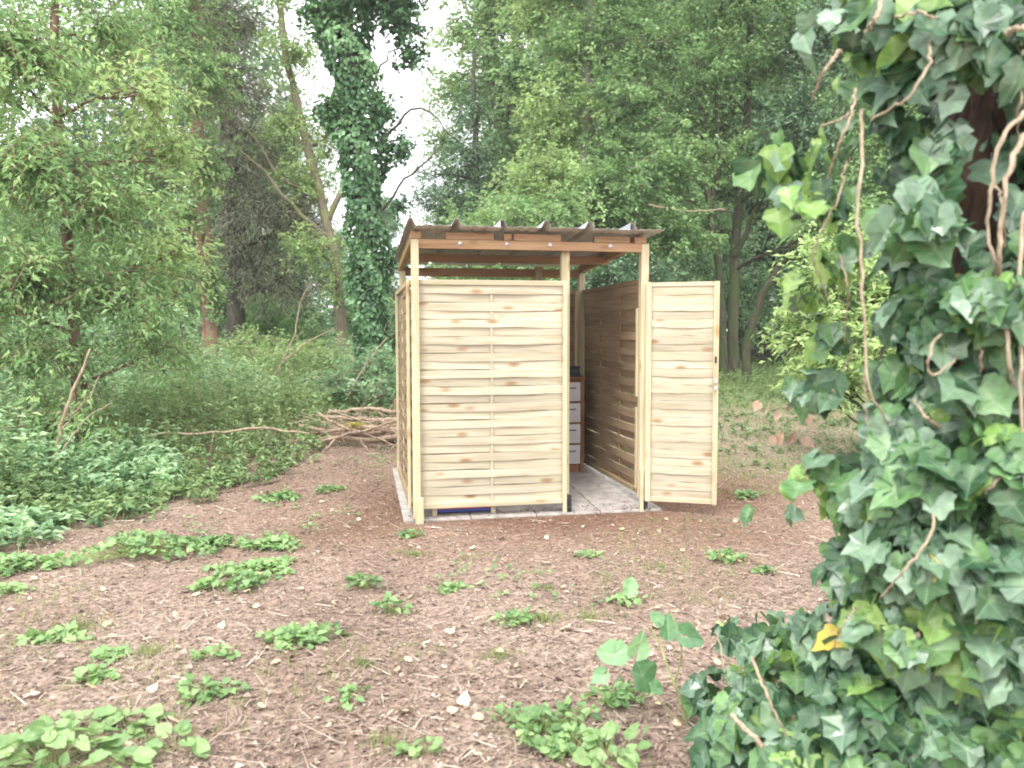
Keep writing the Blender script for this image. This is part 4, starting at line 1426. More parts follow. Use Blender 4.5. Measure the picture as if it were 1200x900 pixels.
# leaf shapes with veins ------------------------------------------------------------
def lobed_leaf(kind=0, rs=None):
    """(verts, faces, vein) of an ivy-like leaf, 1 long, petiole at origin, along +Y, facing +Z"""
    r = rs or random
    if kind == 'ivy':
        half = [(0.08, -0.10, .1), (0.22, -0.17, .2), (0.42, -0.10, .8), (0.53, 0.10, .8), (0.43, 0.27, 0), (0.47, 0.50, .9), (0.40, 0.60, .4), (0.25, 0.66, 0), (0.12, 0.86, .4)]
        tip = (0, 1.0, 1)
    elif kind == 'young':
        half = [(0.10, -0.14, .1), (0.38, -0.06, .6), (0.52, 0.16, 1), (0.40, 0.30, .1), (0.42, 0.52, .9), (0.24, 0.68, 0), (0.08, 0.86, .6)]
        tip = (0, 0.95, 1)
    else:                                   # broad ovate
        half = [(0.10, 0.02, .0), (0.26, 0.12, .5), (0.36, 0.28, .0), (0.38, 0.44, .6), (0.33, 0.60, 0), (0.22, 0.78, .5), (0.09, 0.92, 0)]
        tip = (0, 1.03, 1)
    j = lambda s: r.uniform(-s, s)
    half = [(x * k_w, y, v_) for k_w in [r.uniform(0.85, 1.12)] for x, y, v_ in half]
    R_ = [(x * (1 + j(.14)), y + j(.045), v_) for x, y, v_ in half]
    L_ = [(-x * (1 + j(.14)), y + j(.045), v_) for x, y, v_ in half]
    tip = (j(.07), tip[1] + j(.06), tip[2])
    out = R_ + [tip] + L_[::-1]
    cup = r.uniform(0.05, 0.3)
    curl = r.uniform(0.0, 0.55)
    tw = r.uniform(-0.3, 0.3)
    ph_ = r.uniform(0, 6)

    def z(x, y, v_):
        return cup * abs(x) * (0.72 if v_ < .5 else 0.6) - curl * y * abs(y) * 0.8 + tw * x * y + 0.035 * math.sin(7 * x + ph_) * math.cos(5 * y + ph_)
    vs = [(0, 0, 0)] + [(x, y, z(x, y, v_)) for x, y, v_ in out] + [(0, 0.42, z(0, 0.42, 1) - 0.01)]
    ve = [1.0] + [v_ for _, _, v_ in out] + [1.0]
    n = len(out)
    c = n + 1
    fs = []
    for i in range(1, n):
        m = (i + 0.5)
        if out[i - 1][1] < 0.0 and out[i][1] < 0.2:
            fs.append((0, i, i + 1))
        else:
            fs.append((c, i, i + 1))
    # join base fan to centre
    lo = [i for i in range(1, n) if (out[i - 1][1] < 0.0 and out[i][1] < 0.2)]
    a_, b_ = None, None
    for i in range(1, n):
        base_now = (out[i - 1][1] < 0.0 and out[i][1] < 0.2)
        base_next = (i + 1 < n) and (out[i][1] < 0.0 and out[i + 1][1] < 0.2)
        if base_now != base_next and i + 1 <= n - 1:
            fs.append((0, i + 1, c) if base_now else (c, i + 1, 0))
    if not lo:
        fs.append((0, 1, c))
        fs.append((0, c, n))
    return np.array(vs, float), np.array(fs), np.array(ve, np.float32)


def leaf_frames(D, N):
    D = D / (np.linalg.norm(D, axis=1)[:, None] + 1e-9)
    Sx = np.cross(D, N)
    Sx /= np.linalg.norm(Sx, axis=1)[:, None] + 1e-9
    Nn = np.cross(Sx, D)
    return np.stack([Sx, D, Nn], 2)          # columns


NV = 7
LEAFV = {kd: [lobed_leaf(kd) for _ in range(NV)] for kd in ('ivy', 'young', 'broad')}


def put_leaves(mb, kd, P, D, N, L, mats, tint):
    F = leaf_frames(D, N)
    vi = rng.integers(0, NV, len(P))
    for q in range(NV):
        s = vi == q
        if not s.any():
            continue
        v, f, ve = LEAFV[kd][q]
        k = s.sum()
        W = np.einsum('nij,vj->nvi', F[s], v) * L[s][:, None, None] + P[s][:, None]
        ff = (f[None] + (np.arange(k) * len(v))[:, None, None]).reshape(-1, 3)
        mb.add(W.reshape(-1, 3), ff, np.repeat(np.broadcast_to(mats, (len(P),))[s], len(f)), np.repeat(tint[s], len(f)), np.tile(ve, k))


# ------------------------------------------------------------------ weed clumps on the clearing, each a thing
def clump(px, py, wpx, kind, label, group, name='weed_clump', cat='weed', hs=1.0, tint=0.5):
    # foot on the ground at that bearing
    d = 1382 / (py - 391 + 0.0)
    for _ in range(4):
        p = at(px, py, d)
        g = float(gz(p[0], p[1]))
        d *= (CAM[2] - g) / max(0.05, CAM[2] - p[2])
    p = at(px, py, d)
    w = wpx * d / FPX * 0.58
    mb = MB()
    if kind == 'grass':
        n = int(30 + w * 260)
        a, r = rng.uniform(0, 6.28, n), w * 0.62 * np.minimum(np.abs(rng.normal(0, 1, n)), 1.5) * (1 + 0.4 * np.sin(rng.uniform(0, 6.28, n) * 2))
        grass(mb, p[0] + r * np.cos(a), p[1] + r * np.sin(a) * 0.8, 0.055 * hs * rng.uniform(.4, 1.4, n), 0.62, 3, 0, 0.0035)
        mats = [L_GRASS, M_STEM]
    else:
        leafL = {'small': 0.040, 'mid': 0.046, 'big': 0.07}[kind]
        n = int(np.clip((w / leafL) ** 2 * 8.5, 12, 320))
        a, r = rng.uniform(0, 6.28, n), w * rng.uniform(0, 1.0, n) ** 0.75 
        lump = 1 + 0.35 * np.sin(a * 3 + px)
        x, y = p[0] + r * lump * np.cos(a), p[1] + r * lump * np.sin(a) * 0.75
        h = (0.02 + leafL * 1.1 * (1 - r / (w * 1.3)) * rng.uniform(.3, 1.3, n)) * hs * 0.78
        P = np.stack([x, y, gz(x, y) + h], 1)
        x0_, y0_ = x * .25 + p[0] * .75, y * .25 + p[1] * .75
        mb.twigs(np.stack([x0_, y0_, gz(x0_, y0_)], 1), P, 0.0012, 1)
        D = np.stack([np.cos(a), np.sin(a), rng.uniform(-.3, .6, n)], 1) + rng.normal(0, .5, (n, 3)) * [1, 1, .4]
        N = rng.normal(0, .4, (n, 3)) + [0, -0.15, 1]
        L = leafL * rng.uniform(.55, 1.25, n)
        if kind != 'big':
            put_leaves(mb, 'broad' if kind != 'mid' else 'young', P, D, N, L, 0, np.clip(tint + 0.02 + rng.normal(0, .2, n), 0, 1))
        mats = [L_WEEDV, M_STEM, L_GRASS]
        m_ = max(10, int(w * 160))
        ag, rg = rng.uniform(0, 6.28, m_), w * rng.uniform(0, 1.5, m_)
        grass(mb, p[0] + rg * np.cos(ag), p[1] + rg * np.sin(ag), np.full(m_, 0.05), 0.6, 3, 2, 0.003)
    root = empty(name, tuple(p), label, cat, group)
    mb.build('foliage', mats, root)['kind'] = 'stuff'
    if kind == 'big':                              # leaves large enough to pick apart
        Fr = leaf_frames(D, N)
        for i_ in range(len(P)):
            q_ = int(rng.integers(0, NV))
            if q_ not in WLEAF:
                v, f, ve = LEAFV['broad'][q_]
                b = MB()
                b.add(v, f, 0, .6, ve)
                WLEAF[q_] = b.mesh('leaf', [L_WEEDO])
            o = bpy.data.objects.new('leaf', WLEAF[q_])
            COL.objects.link(o)
            o.parent = root
            R3 = Fr[i_]
            o.matrix_local = Matrix(((R3[0, 0], R3[0, 1], R3[0, 2], P[i_, 0]), (R3[1, 0], R3[1, 1], R3[1, 2], P[i_, 1]), (R3[2, 0], R3[2, 1], R3[2, 2], P[i_, 2]), (0, 0, 0, 1))) @ Matrix.Scale(float(L[i_]), 4)
    adopt(root)
    return root


WLEAF = {}
L_WEEDO = leaf_mat('large_weed_leaf', [(0.0, (0.07, 0.13, 0.05)), (0.5, (0.15, 0.25, 0.09)), (1.0, (0.28, 0.39, 0.16))], 0.5, 0.25, (0.28, 0.4, 0.17), 0.4, True)
L_WEEDV = leaf_mat('veined_weed_leaf', [(0.0, (0.06, 0.12, 0.045)), (0.5, (0.135, 0.24, 0.085)), (1.0, (0.26, 0.38, 0.15))], 0.5, 0.25, (0.25, 0.4, 0.14), 0.45)
WG = 'weed clumps scattered over the clearing'
for px, py, wpx, kind, hs_, ti, lab in (
        (160, 648, 120, 'mid', 2.2, .5, 'largest bushy weed clump, at the left edge of the clearing'),
        (245, 640, 62, 'mid', 1.2, .5, 'weed clump touching the right of the largest bushy clump'),
        (290, 688, 42, 'mid', 1.6, .35, 'dark green clump of rounded leaves below the trailing ivy at left'),
        (242, 690, 34, 'mid', 1.1, .6, 'small pale weed left of the dark rounded-leaf clump'),
        (318, 640, 58, 'mid', 0.9, .65, 'loose pale weed patch right of the largest bushy clump'),
        (300, 668, 80, 'mid', 0.8, .7, 'trailing pale green weed above the dark rounded-leaf clump'),
        (20, 665, 75, 'mid', 1.2, .5, 'green weed at the left edge below the undergrowth'),
        (8, 695, 40, 'mid', 1.0, .8, 'yellowish weed at the far left edge'),
        (352, 752, 76, 'mid', 1.0, .6, 'compact weed rosette alone on bare litter left of centre'),
        (425, 688, 34, 'small', 1.6, .3, 'tight dark green tuft in front of the shed corner'),
        (457, 718, 36, 'small', 1.6, .5, 'green tuft beside the tight dark tuft'),
        (482, 650, 34, 'grass', 0.9, .7, 'pale wispy grass tuft before the left post'),
        (480, 628, 24, 'small', 0.8, .5, 'tiny weed at the foot of the left post'),
        (66, 750, 60, 'mid', 0.8, .8, 'pale sprawling weed low at the left'),
        (125, 770, 44, 'mid', 0.6, .6, 'small weed between two pale grassy patches'),
        (110, 795, 40, 'mid', 0.7, .7, 'light green weed just above the lower left clump'),
        (175, 765, 60, 'grass', 1.0, .8, 'yellow-green grass patch at left of the clearing'),
        (98, 735, 60, 'grass', 1.0, .8, 'faded grass patch above the sprawling weed'),
        (255, 768, 38, 'small', 0.7, .6, 'low weed left of the compact rosette'),
        (240, 812, 60, 'small', 0.7, .6, 'flat weed patch below the grassy patch'),
        (60, 895, 150, 'big', 1.5, .6, 'large-leaved weed filling the lower left corner'),
        (205, 880, 44, 'big', 1.0, .25, 'dark round-leaved weed right of the lower left corner'),
        (150, 850, 60, 'big', .7, .7, 'pale large-leaved weed above the lower left corner'),
        (408, 820, 34, 'small', .8, .6, 'little weed left of the bottom centre'),
        (425, 780, 22, 'grass', .8, .6, 'small wisp of grass below the green tufts'),
        (455, 872, 50, 'grass', .9, .6, 'grass wisp at the bottom edge left of centre'),
        (495, 882, 34, 'small', .9, .6, 'small weed at the bottom edge'),
        (635, 858, 96, 'small', 1.5, .45, 'green mossy weed mat at bottom centre'),
        (670, 880, 60, 'small', 1.3, .6, 'weed joined to the right of the mossy mat'),
        (604, 732, 44, 'small', 1.3, .45, 'small upright weed in the middle of the clearing'),
        (635, 728, 40, 'grass', 1.2, .5, 'grass tuft beside the middle upright weed'),
        (690, 725, 60, 'grass', .9, .65, 'faint grass patch right of the middle weed'),
        (585, 770, 50, 'grass', .8, .7, 'faint grass below the middle weed'),
        (735, 706, 34, 'mid', .9, .85, 'bright lime weed above the big-leaved bramble'),
        (850, 658, 36, 'small', 1.3, .45, 'small dense weed below the open door'),
        (898, 672, 22, 'mid', .7, .5, 'tiny weed between the door and the big ivy'),
        (875, 582, 30, 'small', .9, .4, 'weed on the ground right of the open door'),
        (775, 665, 60, 'grass', .6, .75, 'dry grass patch before the doorway'),
        (530, 690, 30, 'small', .5, .6, 'tiny low weed in front of the woven panel'),
        (690, 652, 26, 'small', .5, .6, 'tiny low weed in front of the doorway'),
        (120, 600, 60, 'mid', 1.2, .5, 'weed clump at the undergrowth edge behind the largest clump'),
        (330, 585, 40, 'mid', 1.0, .5, 'weed near the end of the brash pile'),
        (385, 575, 28, 'small', .8, .5, 'tiny weed below the brash pile'),
        (710, 890, 80, 'big', 1.1, .35, 'dark leafy weed at the bottom edge right of centre'),
        (720, 820, 60, 'small', .9, .5, 'weed under the big-leaved bramble'),
        (640, 690, 24, 'grass', .6, .7, 'wisp of dry grass in front of the doorway post')):
    clump(px, py, wpx, kind, lab, WG, hs=hs_, tint=ti)

# seedlings too small and many to count
ms = MB()
n = 2600
X, Y = rng.uniform(-5.5, 3.6, n), rng.uniform(-4.3, 3.0, n)
pz = vnoise(X, Y, 0.7, 21) + 0.6 * vnoise(X, Y, 2.1, 22) + 0.10 * (-X)
k = (pz > 0.35) & ~((X > -.25) & (X < 2.1) & (Y > -.2) & (Y < 2.2))
X, Y = X[k], Y[k]
n = len(X)
X = np.repeat(X, 5) + rng.normal(0, .022, n * 5)
Y = np.repeat(Y, 5) + rng.normal(0, .022, n * 5)
a = rng.uniform(0, 6.28, n * 5)
P = np.stack([X, Y, gz(X, Y) + rng.uniform(.008, .04, n * 5)], 1)
L = rng.uniform(.014, .034, n * 5)
put_leaves(ms, 'broad', P, np.stack([np.cos(a), np.sin(a), .3 + 0 * a], 1), rng.normal(0, .35, (n * 5, 3)) + [0, -.15, 1], L, 0, np.clip(rng.normal(.55, .2, n * 5), 0, 1))
o = ms.build('seedlings', [L_WEEDV])
tag(o, 'scatter of tiny green seedlings through the leaf litter', 'seedlings', kind='stuff')

# pale fallen leaves that show one by one
flm = []
for q in range(5):
    v, f, ve = lobed_leaf('young' if q % 2 else 'broad')
    v = v * [1, 1, 1]
    v[:, 2] = np.abs(v[:, 2]) * 1.3
    b = MB()
    b.add(v - [0, 0.45, 0], f, 0, 0.3 + q * 0.12, ve)
    flm.append(b.mesh('fallen_leaf', [L_FALLEN]))
spots = [(465, 795), (478, 785), (306, 833), (324, 790), (180, 818), (283, 765), (105, 822), (272, 640), (553, 640), (640, 628), (660, 690), (520, 610), (820, 612), (862, 610), (560, 715), (430, 600), (392, 648),
         (232, 598), (40, 828), (8, 800), (120, 690), (420, 610), (770, 720), (528, 748), (590, 700), (605, 790), (376, 590), (205, 725), (260, 742), (340, 660), (800, 640), (730, 620), (780, 610), (480, 640), (85, 660), (150, 880), (385, 860), (560, 850), (520, 790), (300, 720)]
while len(spots) < 95:
    spots.append((rng.uniform(0, 900), rng.uniform(605, 895)))
for px, py in spots:
    d = 1382 / (py - 391)
    p = at(px, py, d)
    if -0.2 < p[0] < 2.1 and p[1] > -0.1:
        continue
    o = bpy.data.objects.new('fallen_leaf', flm[rng.integers(0, 5)])
    COL.objects.link(o)
    o.location = (p[0], p[1], float(gz(p[0], p[1])) + 0.016)
    s = rng.uniform(0.025, 0.055)
    o.scale = (s, s, s)
    o.rotation_euler = (rng.normal(0.15, .25), rng.normal(0, .3), rng.uniform(0, 6.28))
    tag(o, 'pale dead leaf lying on the brown litter of the clearing', 'fallen leaf', 'pale fallen leaves on the clearing')

#%%BRASH
# ------------------------------------------------------------------ brash, sticks, stump, moss
def stick(name, pts, r0, r1, mat, parent=None, n=16, jit=0.006, sides=7):
    q = smooth_path(pts, n, jit)
    b = MB()
    b.tube(q, np.linspace(r0, r1, n), sides, lump=0.08)
    return b.build(name, mat, parent, smooth=True)


bp_ = at(425, 515, 9.5)
bp_[2] = gz(bp_[0], bp_[1])
pile = empty('brash_pile', tuple(bp_), 'heap of dead branches and roots on a low bank left of the shed', 'branch pile')
main = [([(478, 506), (430, 500), (380, 506), (350, 498)], 9.3, .04), ([(470, 484), (430, 478), (380, 484)], 9.9, .028), ([(350, 525), (400, 510), (450, 498), (476, 488)], 9.1, .022), ([(372, 484), (400, 500), (440, 512), (470, 526)], 9.1, .018), ([(475, 510), (430, 517), (395, 512), (360, 515)], 9.2, .035), ([(478, 500), (440, 508), (400, 508)], 9.4, .03), ([(470, 492), (430, 492), (385, 488), (362, 487)], 9.7, .03),
        ([(365, 488), (350, 500), (330, 512)], 9.6, .018), ([(476, 520), (455, 500), (440, 488)], 9.2, .02), ([(422, 515), (432, 530), (440, 536)], 9.0, .014),
        ([(470, 513), (455, 530), (448, 540)], 9.0, .013), ([(468, 512), (472, 522), (466, 530)], 9.0, .014), ([(375, 520), (370, 530), (358, 542)], 9.0, .014), ([(392, 515), (378, 530), (368, 548)], 8.9, .016),
        ([(400, 498), (430, 503), (476, 497)], 9.3, .016), ([(360, 505), (390, 495), (420, 485)], 9.5, .014), ([(385, 480), (430, 495), (470, 508)], 9.4, .012)]
for lst, d, r in main:
    stick('branch', [at(x, y, d) for x, y in lst], r, r * .5, M_STICK, pile)
b = MB()
A, B = [], []
for _ in range(420):
    c0 = at(rng.uniform(355, 480), rng.uniform(485, 530), rng.uniform(9.0, 9.9))
    c0[2] = max(c0[2], gz(c0[0], c0[1]))
    A.append(c0)
    B.append(c0 + rng.normal(0, 1, 3) * [.22, .12, .12])
b.twigs(np.array(A), np.array(B), rng.uniform(.002, .006, 420))
b.build('twigs', M_STICK, pile)['kind'] = 'stuff'
adopt(pile)
o = stick('fallen_log', [at(484, 506, 9.6), at(440, 512, 9.6), at(400, 511, 9.6), at(365, 514, 9.7)], .13, .09, M_BARK_BROWN)
tag(o, 'dark brown log lying under the brash pile', 'log')
sp = G(470, 10.3)
b = MB()
b.tube([sp + [0, 0, -.1], sp + [0, 0, .05], sp + [.01, 0, .28], sp + [.02, 0.01, .42]], [.20, .16, .125, .12], 12, lump=.08)
b.tube([sp + [.02, .01, .421], sp + [.02, .01, .43]], [.105, .10], 12, mat=1, lump=.05)
for k in range(6):
    a = k * 1.05
    b.tube([sp + [0.1 * math.cos(a), .1 * math.sin(a), .1], sp + [.2 * math.cos(a), .2 * math.sin(a), .02], sp + [.34 * math.cos(a), .34 * math.sin(a), -.06]], [.06, .04, .02], 6)
o = b.build('tree_stump', [M_BARK_BROWN, M_STICK], smooth=True)
tag(o, 'short sawn stump behind the brash pile next to the shed', 'stump')
mm = MB()
c0 = at(415, 500, 9.35)
n = 700
a, r = rng.uniform(0, 6.28, n), rng.uniform(0, 1, n) ** .5
P = c0 + np.stack([.13 * r * np.cos(a), .10 * r * np.sin(a), .05 * np.sqrt(1 - r * r) - .02], 1)
mm.leaves(P, np.stack([np.cos(a), np.sin(a), .8 + 0 * a], 1) + rng.normal(0, .3, (n, 3)), rng.normal(0, .6, (n, 3)) + [0, -.3, 1], rng.uniform(.02, .04, n), .018, rng.uniform(.3, .9, n))
M_MOSS = leaf_mat('yellow_moss', [(0, (.28, .27, .05)), (1, (.50, .46, .12))], .8, .2)
o = mm.build('moss_cushion', [M_MOSS])
tag(o, 'yellow-green moss cushion on the brash pile', 'moss')

for lst, d, r, lab in (
        ([(150, 512), (200, 506), (245, 509), (300, 500), (362, 508)], 8.3, .017, 'long pale stick lying along the undergrowth at the left'),
        ([(250, 506), (248, 520), (244, 534)], 8.25, .009, 'short pale stick standing below the long pale stick'),
        ([(62, 560), (70, 500), (90, 450), (106, 408)], 7.2, .022, 'leaning bare dead stem in front of the near tree'),
        ([(66, 520), (80, 490), (108, 460), (116, 440)], 7.3, .010, 'thin bare stem crossing the leaning dead stem'),
        ([(72, 530), (98, 490), (130, 472)], 7.0, .008, 'thin arching twig low before the near tree'),
        ([(318, 445), (330, 425), (360, 400), (392, 385)], 12.5, .014, 'dead branch arching up between the two bare trunks'),
        ([(330, 425), (345, 395), (352, 350), (365, 330)], 12.5, .014, 'upright dead twig rising above the arching dead branch'),
        ([(405, 470), (420, 440), (440, 410), (455, 395)], 11.2, .014, 'thin dead branch leaning against the ivy-covered tree'),
        ([(352, 520), (352, 495), (354, 470)], 10.2, .016, 'small dark upright stub left of the brash pile'),
        ([(760, 240), (800, 248), (850, 246)], 15.2, .018, 'pale dead branch across the bushy tree right of the roof')):
    o = stick('dead_branch', [at(x, y, d) for x, y in lst], r, r * .5, M_BARK_DARK if 'dark' in lab else M_STICK)
    tag(o, lab, 'branch')

#%%IVY
# ------------------------------------------------------------------ ivy-smothered trunk close at the right
ivy = empty('ivy_smothered_tree', tuple(G(1195, 2.35)), 'nearest tree trunk at the right edge smothered in large ivy leaves', 'tree')
tp = [G(1190, 2.35, -.2), at(1192, 600, 2.35), at(1188, 300, 2.35), at(1180, 0, 2.35), at(1170, -500, 2.4)]
q = smooth_path(tp, 26, .006)
b = MB()
b.tube(q, np.linspace(.21, .17, 26), 20, lump=.035)
b.build('trunk', M_IVYTRUNK, ivy, smooth=True)
# the other foliage: candidate leaves
CP, CD, CN, CL, CM = [], [], [], [], []


def ivy_blob(px, py, d, rpx, rpy, n, mix, dep=.14, L=(0.05, 0.085), face=0.9):
    """leaves over the near and upper side of a cushion of ivy; mix = chances of dark, mid, young, greyed"""
    s = d / FPX
    C = at(px, py, d)
    u = rng.normal(size=(n, 3))
    u /= np.linalg.norm(u, axis=1)[:, None]
    tocam = (CAM - C) / np.linalg.norm(CAM - C)
    dt = u @ tocam
    u = np.where((dt < -0.2)[:, None], u - 2 * dt[:, None] * tocam, u)
    rad = rng.uniform(.55, 1, n) ** .5
    ex = np.array([cyw, -syw, 0])
    ey = np.array([syw, cyw, 0])
    P = C + rad[:, None] * (u @ ex)[:, None] * ex * rpx * s + rad[:, None] * (u @ ey)[:, None] * ey * dep + rad[:, None] * u[:, 2:3] * np.array([0, 0, 1]) * rpy * s
    N = u * .8 + tocam * .35 + np.array([0, 0, .45]) + rng.normal(0, .38, (n, 3))
    D = np.array([0, 0, -1.0]) + u * .35 + rng.normal(0, .5, (n, 3))
    CP.append(P)
    CD.append(D)
    CN.append(N)
    CL.append((L[0] * 0.62 + (L[1] * 1.32 - L[0] * 0.62) * rng.beta(1.6, 1.5, n)))
    CM.append(rng.choice(4, n, p=np.array(mix) / sum(mix)))


DK, MX, YG, GR = (7, 2, .3, 2.2), (3.4, 3.6, 1.5, 2.2), (1.4, 3, 4, 1.5), (3.4, 2.2, .5, 4.6)
for a_ in (
        (1180, 60, 2.05, 80, 70, 62, DK), (1105, 45, 2.0, 65, 50, 60, GR), (1035, 25, 2.1, 50, 35, 36, GR), (1080, 115, 2.05, 50, 42, 42, DK), (1010, 95, 2.2, 26, 35, 14, MX),
        (1090, 190, 2.1, 38, 50, 50, DK), (1180, 200, 2.2, 45, 60, 22, DK), (1072, 250, 2.0, 32, 40, 34, GR), (1100, 300, 2.1, 36, 42, 42, DK), (1190, 330, 2.1, 40, 60, 30, DK),
        (1050, 330, 2.2, 26, 36, 20, DK), (1088, 370, 2.05, 40, 38, 44, DK), (1150, 350, 1.95, 50, 30, 42, YG), (1190, 420, 2.0, 45, 45, 40, GR), (1062, 430, 2.15, 28, 36, 24, MX),
        (1110, 465, 2.05, 45, 42, 56, DK), (1045, 500, 2.1, 32, 36, 34, GR), (1075, 560, 2.0, 52, 45, 62, DK), (1160, 550, 1.95, 55, 55, 66, MX), (1015, 590, 2.15, 30, 36, 26, MX),
        (1070, 640, 2.0, 60, 48, 72, GR), (1150, 660, 1.95, 60, 55, 70, DK), (1005, 665, 2.2, 36, 36, 34, DK), (1080, 725, 2.05, 75, 45, 80, YG), (1000, 740, 2.3, 62, 34, 66, GR),
        (1160, 760, 2.0, 65, 55, 75, MX), (935, 765, 2.7, 65, 28, 60, MX), (1040, 810, 2.2, 80, 48, 95, DK), (920, 835, 2.6, 80, 42, 95, MX), (1120, 850, 2.1, 85, 55, 100, GR),
        (1190, 860, 2.0, 50, 60, 50, MX), (850, 810, 3.0, 42, 32, 44, DK), (870, 870, 2.7, 55, 36, 64, DK), (980, 890, 2.3, 85, 40, 90, MX), (890, 735, 3.2, 48, 16, 36, GR), (1080, 920, 2.1, 110, 45, 80, DK),
        (1250, 500, 2.1, 60, 300, 150, DK), (1190, -60, 2.1, 120, 60, 70, DK), (1060, -50, 2.1, 80, 50, 50, MX), (1270, 100, 2.1, 60, 200, 100, MX)):
    ivy_blob(*a_)
# sprigs hanging clear of the mass: bright little groups
for px, py, d, n, mi, Ls in ((930, 170, 2.1, 9, (1, 2, 5, 2), .065), (905, 190, 2.15, 7, (3, 3, 1, 0), .08), (925, 240, 2.1, 8, (1, 1, 4, 1), .06), (960, 30, 1.9, 4, (0, 0, 1, 6), .06), (950, 330, 2.3, 14, (1, 2, 5, 1), .055),
                             (940, 575, 2.3, 9, (0, 1, 6, 0), .06), (985, 300, 2.3, 18, (1, 2, 4, 2), .055), (975, 230, 2.2, 14, (2, 2, 2, 1), .06), (965, 390, 2.4, 18, (1, 2, 3, 3), .055), (955, 450, 2.3, 14, (1, 2, 1, 4), .06),
                             (975, 545, 2.3, 12, (1, 3, 2, 2), .06), (900, 600, 2.6, 4, (1, 3, 1, 2), .05), (985, 160, 2.2, 10, (1, 2, 2, 2), .06)):
    ivy_blob(px, py, d, 26, 26, n, mi, .07, (Ls * .7, Ls * 1.2))
P, D, N, L, Mi = np.concatenate(CP), np.concatenate(CD), np.concatenate(CN), np.concatenate(CL), np.concatenate(CM)
# keep leaves off the bare windows where the trunk shows
qx, qy, qd = to_px(P)
hole = np.zeros(len(P), bool)
for hx, hy, rx, ry in ((1143, 120, 22, 50), (1138, 225, 30, 50), (1130, 300, 20, 28), (1135, 415, 20, 34), (1110, 520, 16, 16), (1180, 130, 16, 36), (1182, 270, 16, 36), (1090, 410, 10, 18), (1125, 610, 14, 14), (1100, 770, 14, 12)):
    hole |= ((qx - hx) / rx) ** 2 + ((qy - hy) / ry) ** 2 < 1
ok = ~(hole & (qd < 2.4)) & (P[:, 2] > gz(P[:, 0], P[:, 1]) + .01)
P, D, N, L, Mi, qx, qy, qd = P[ok], D[ok], N[ok], L[ok], Mi[ok], qx[ok], qy[ok], qd[ok]
yl = rng.uniform(size=len(P)) < .0035
Mi = np.where(yl, 4, Mi)
size = L / qd * ((qx > -20) & (qx < 1220) & (qy > -20) & (qy < 920)) - 0.02 * (qd - 1.6) * .4
order = np.argsort(-size)
big = order[:296]
rest = order[296:]
vmesh = {}
F = leaf_frames(D, N)
for i in big:
    kd = 'young' if Mi[i] in (2, 4) else 'ivy'
    key = (kd, int(rng.integers(0, NV)), int(Mi[i]))
    if key not in vmesh:
        v, f, ve = LEAFV[kd][key[1]]
        b = MB()
        b.add(v, f, 0, .5, ve)
        b.tube([(0, 0, 0), (0, -.25, -.05), (0.02, -.5, -.2)], [.02, .018, .018], 5, cap=False)
        vmesh[key] = b.mesh('ivy_leaf', [L_IVY[key[2]]])
    o = bpy.data.objects.new('ivy_leaf', vmesh[key])
    COL.objects.link(o)
    o.parent = ivy
    R3 = F[i]
    M4 = Matrix(((R3[0, 0], R3[0, 1], R3[0, 2], P[i, 0]), (R3[1, 0], R3[1, 1], R3[1, 2], P[i, 1]), (R3[2, 0], R3[2, 1], R3[2, 2], P[i, 2]), (0, 0, 0, 1)))
    o.matrix_local = M4 @ Matrix.Scale(float(L[i]), 4)
mb = MB()
for kd in ('ivy', 'young'):
    s = np.array([r_ for r_ in rest if (Mi[r_] in (2, 4)) == (kd == 'young')])
    put_leaves(mb, kd, P[s], D[s], N[s], L[s], Mi[s], np.clip(.5 + rng.normal(0, .25, len(s)), 0, 1))
# inner leaves hugging the trunk behind the shown ones
n = 1300
tt = rng.uniform(0, 1, n)
an = rng.uniform(0, 6.28, n)
kk = tt * 25
k0 = np.minimum(kk.astype(int), 24)
pc = q[k0] + (q[k0 + 1] - q[k0]) * (kk - k0)[:, None] if False else q[np.minimum(k0, 25)]
O = np.stack([np.cos(an), np.sin(an), 0 * an], 1)
Pi = pc + O * rng.uniform(.19, .30, n)[:, None] + rng.normal(0, .05, (n, 3))
ix, iy, idp = to_px(Pi)
hole = np.zeros(n, bool)
for hx, hy, rx, ry in ((1143, 120, 18, 55), (1135, 225, 24, 50), (1125, 300, 18, 30), (1132, 420, 20, 35)):
    hole |= ((ix - hx) / rx) ** 2 + ((iy - hy) / ry) ** 2 < 1
k = ~(hole & (idp < 2.35)) & (Pi[:, 2] > 0.02)
put_leaves(mb, 'ivy', Pi[k], (O + rng.normal(0, .4, (n, 3)) - [0, 0, 1.2])[k], (O + rng.normal(0, .4, (n, 3)))[k], rng.uniform(.05, .085, n)[k], np.zeros(n, int)[k], np.clip(rng.normal(.4, .2, n), 0, 1)[k])
mb.build('ivy_foliage', L_IVY, ivy)['kind'] = 'stuff'
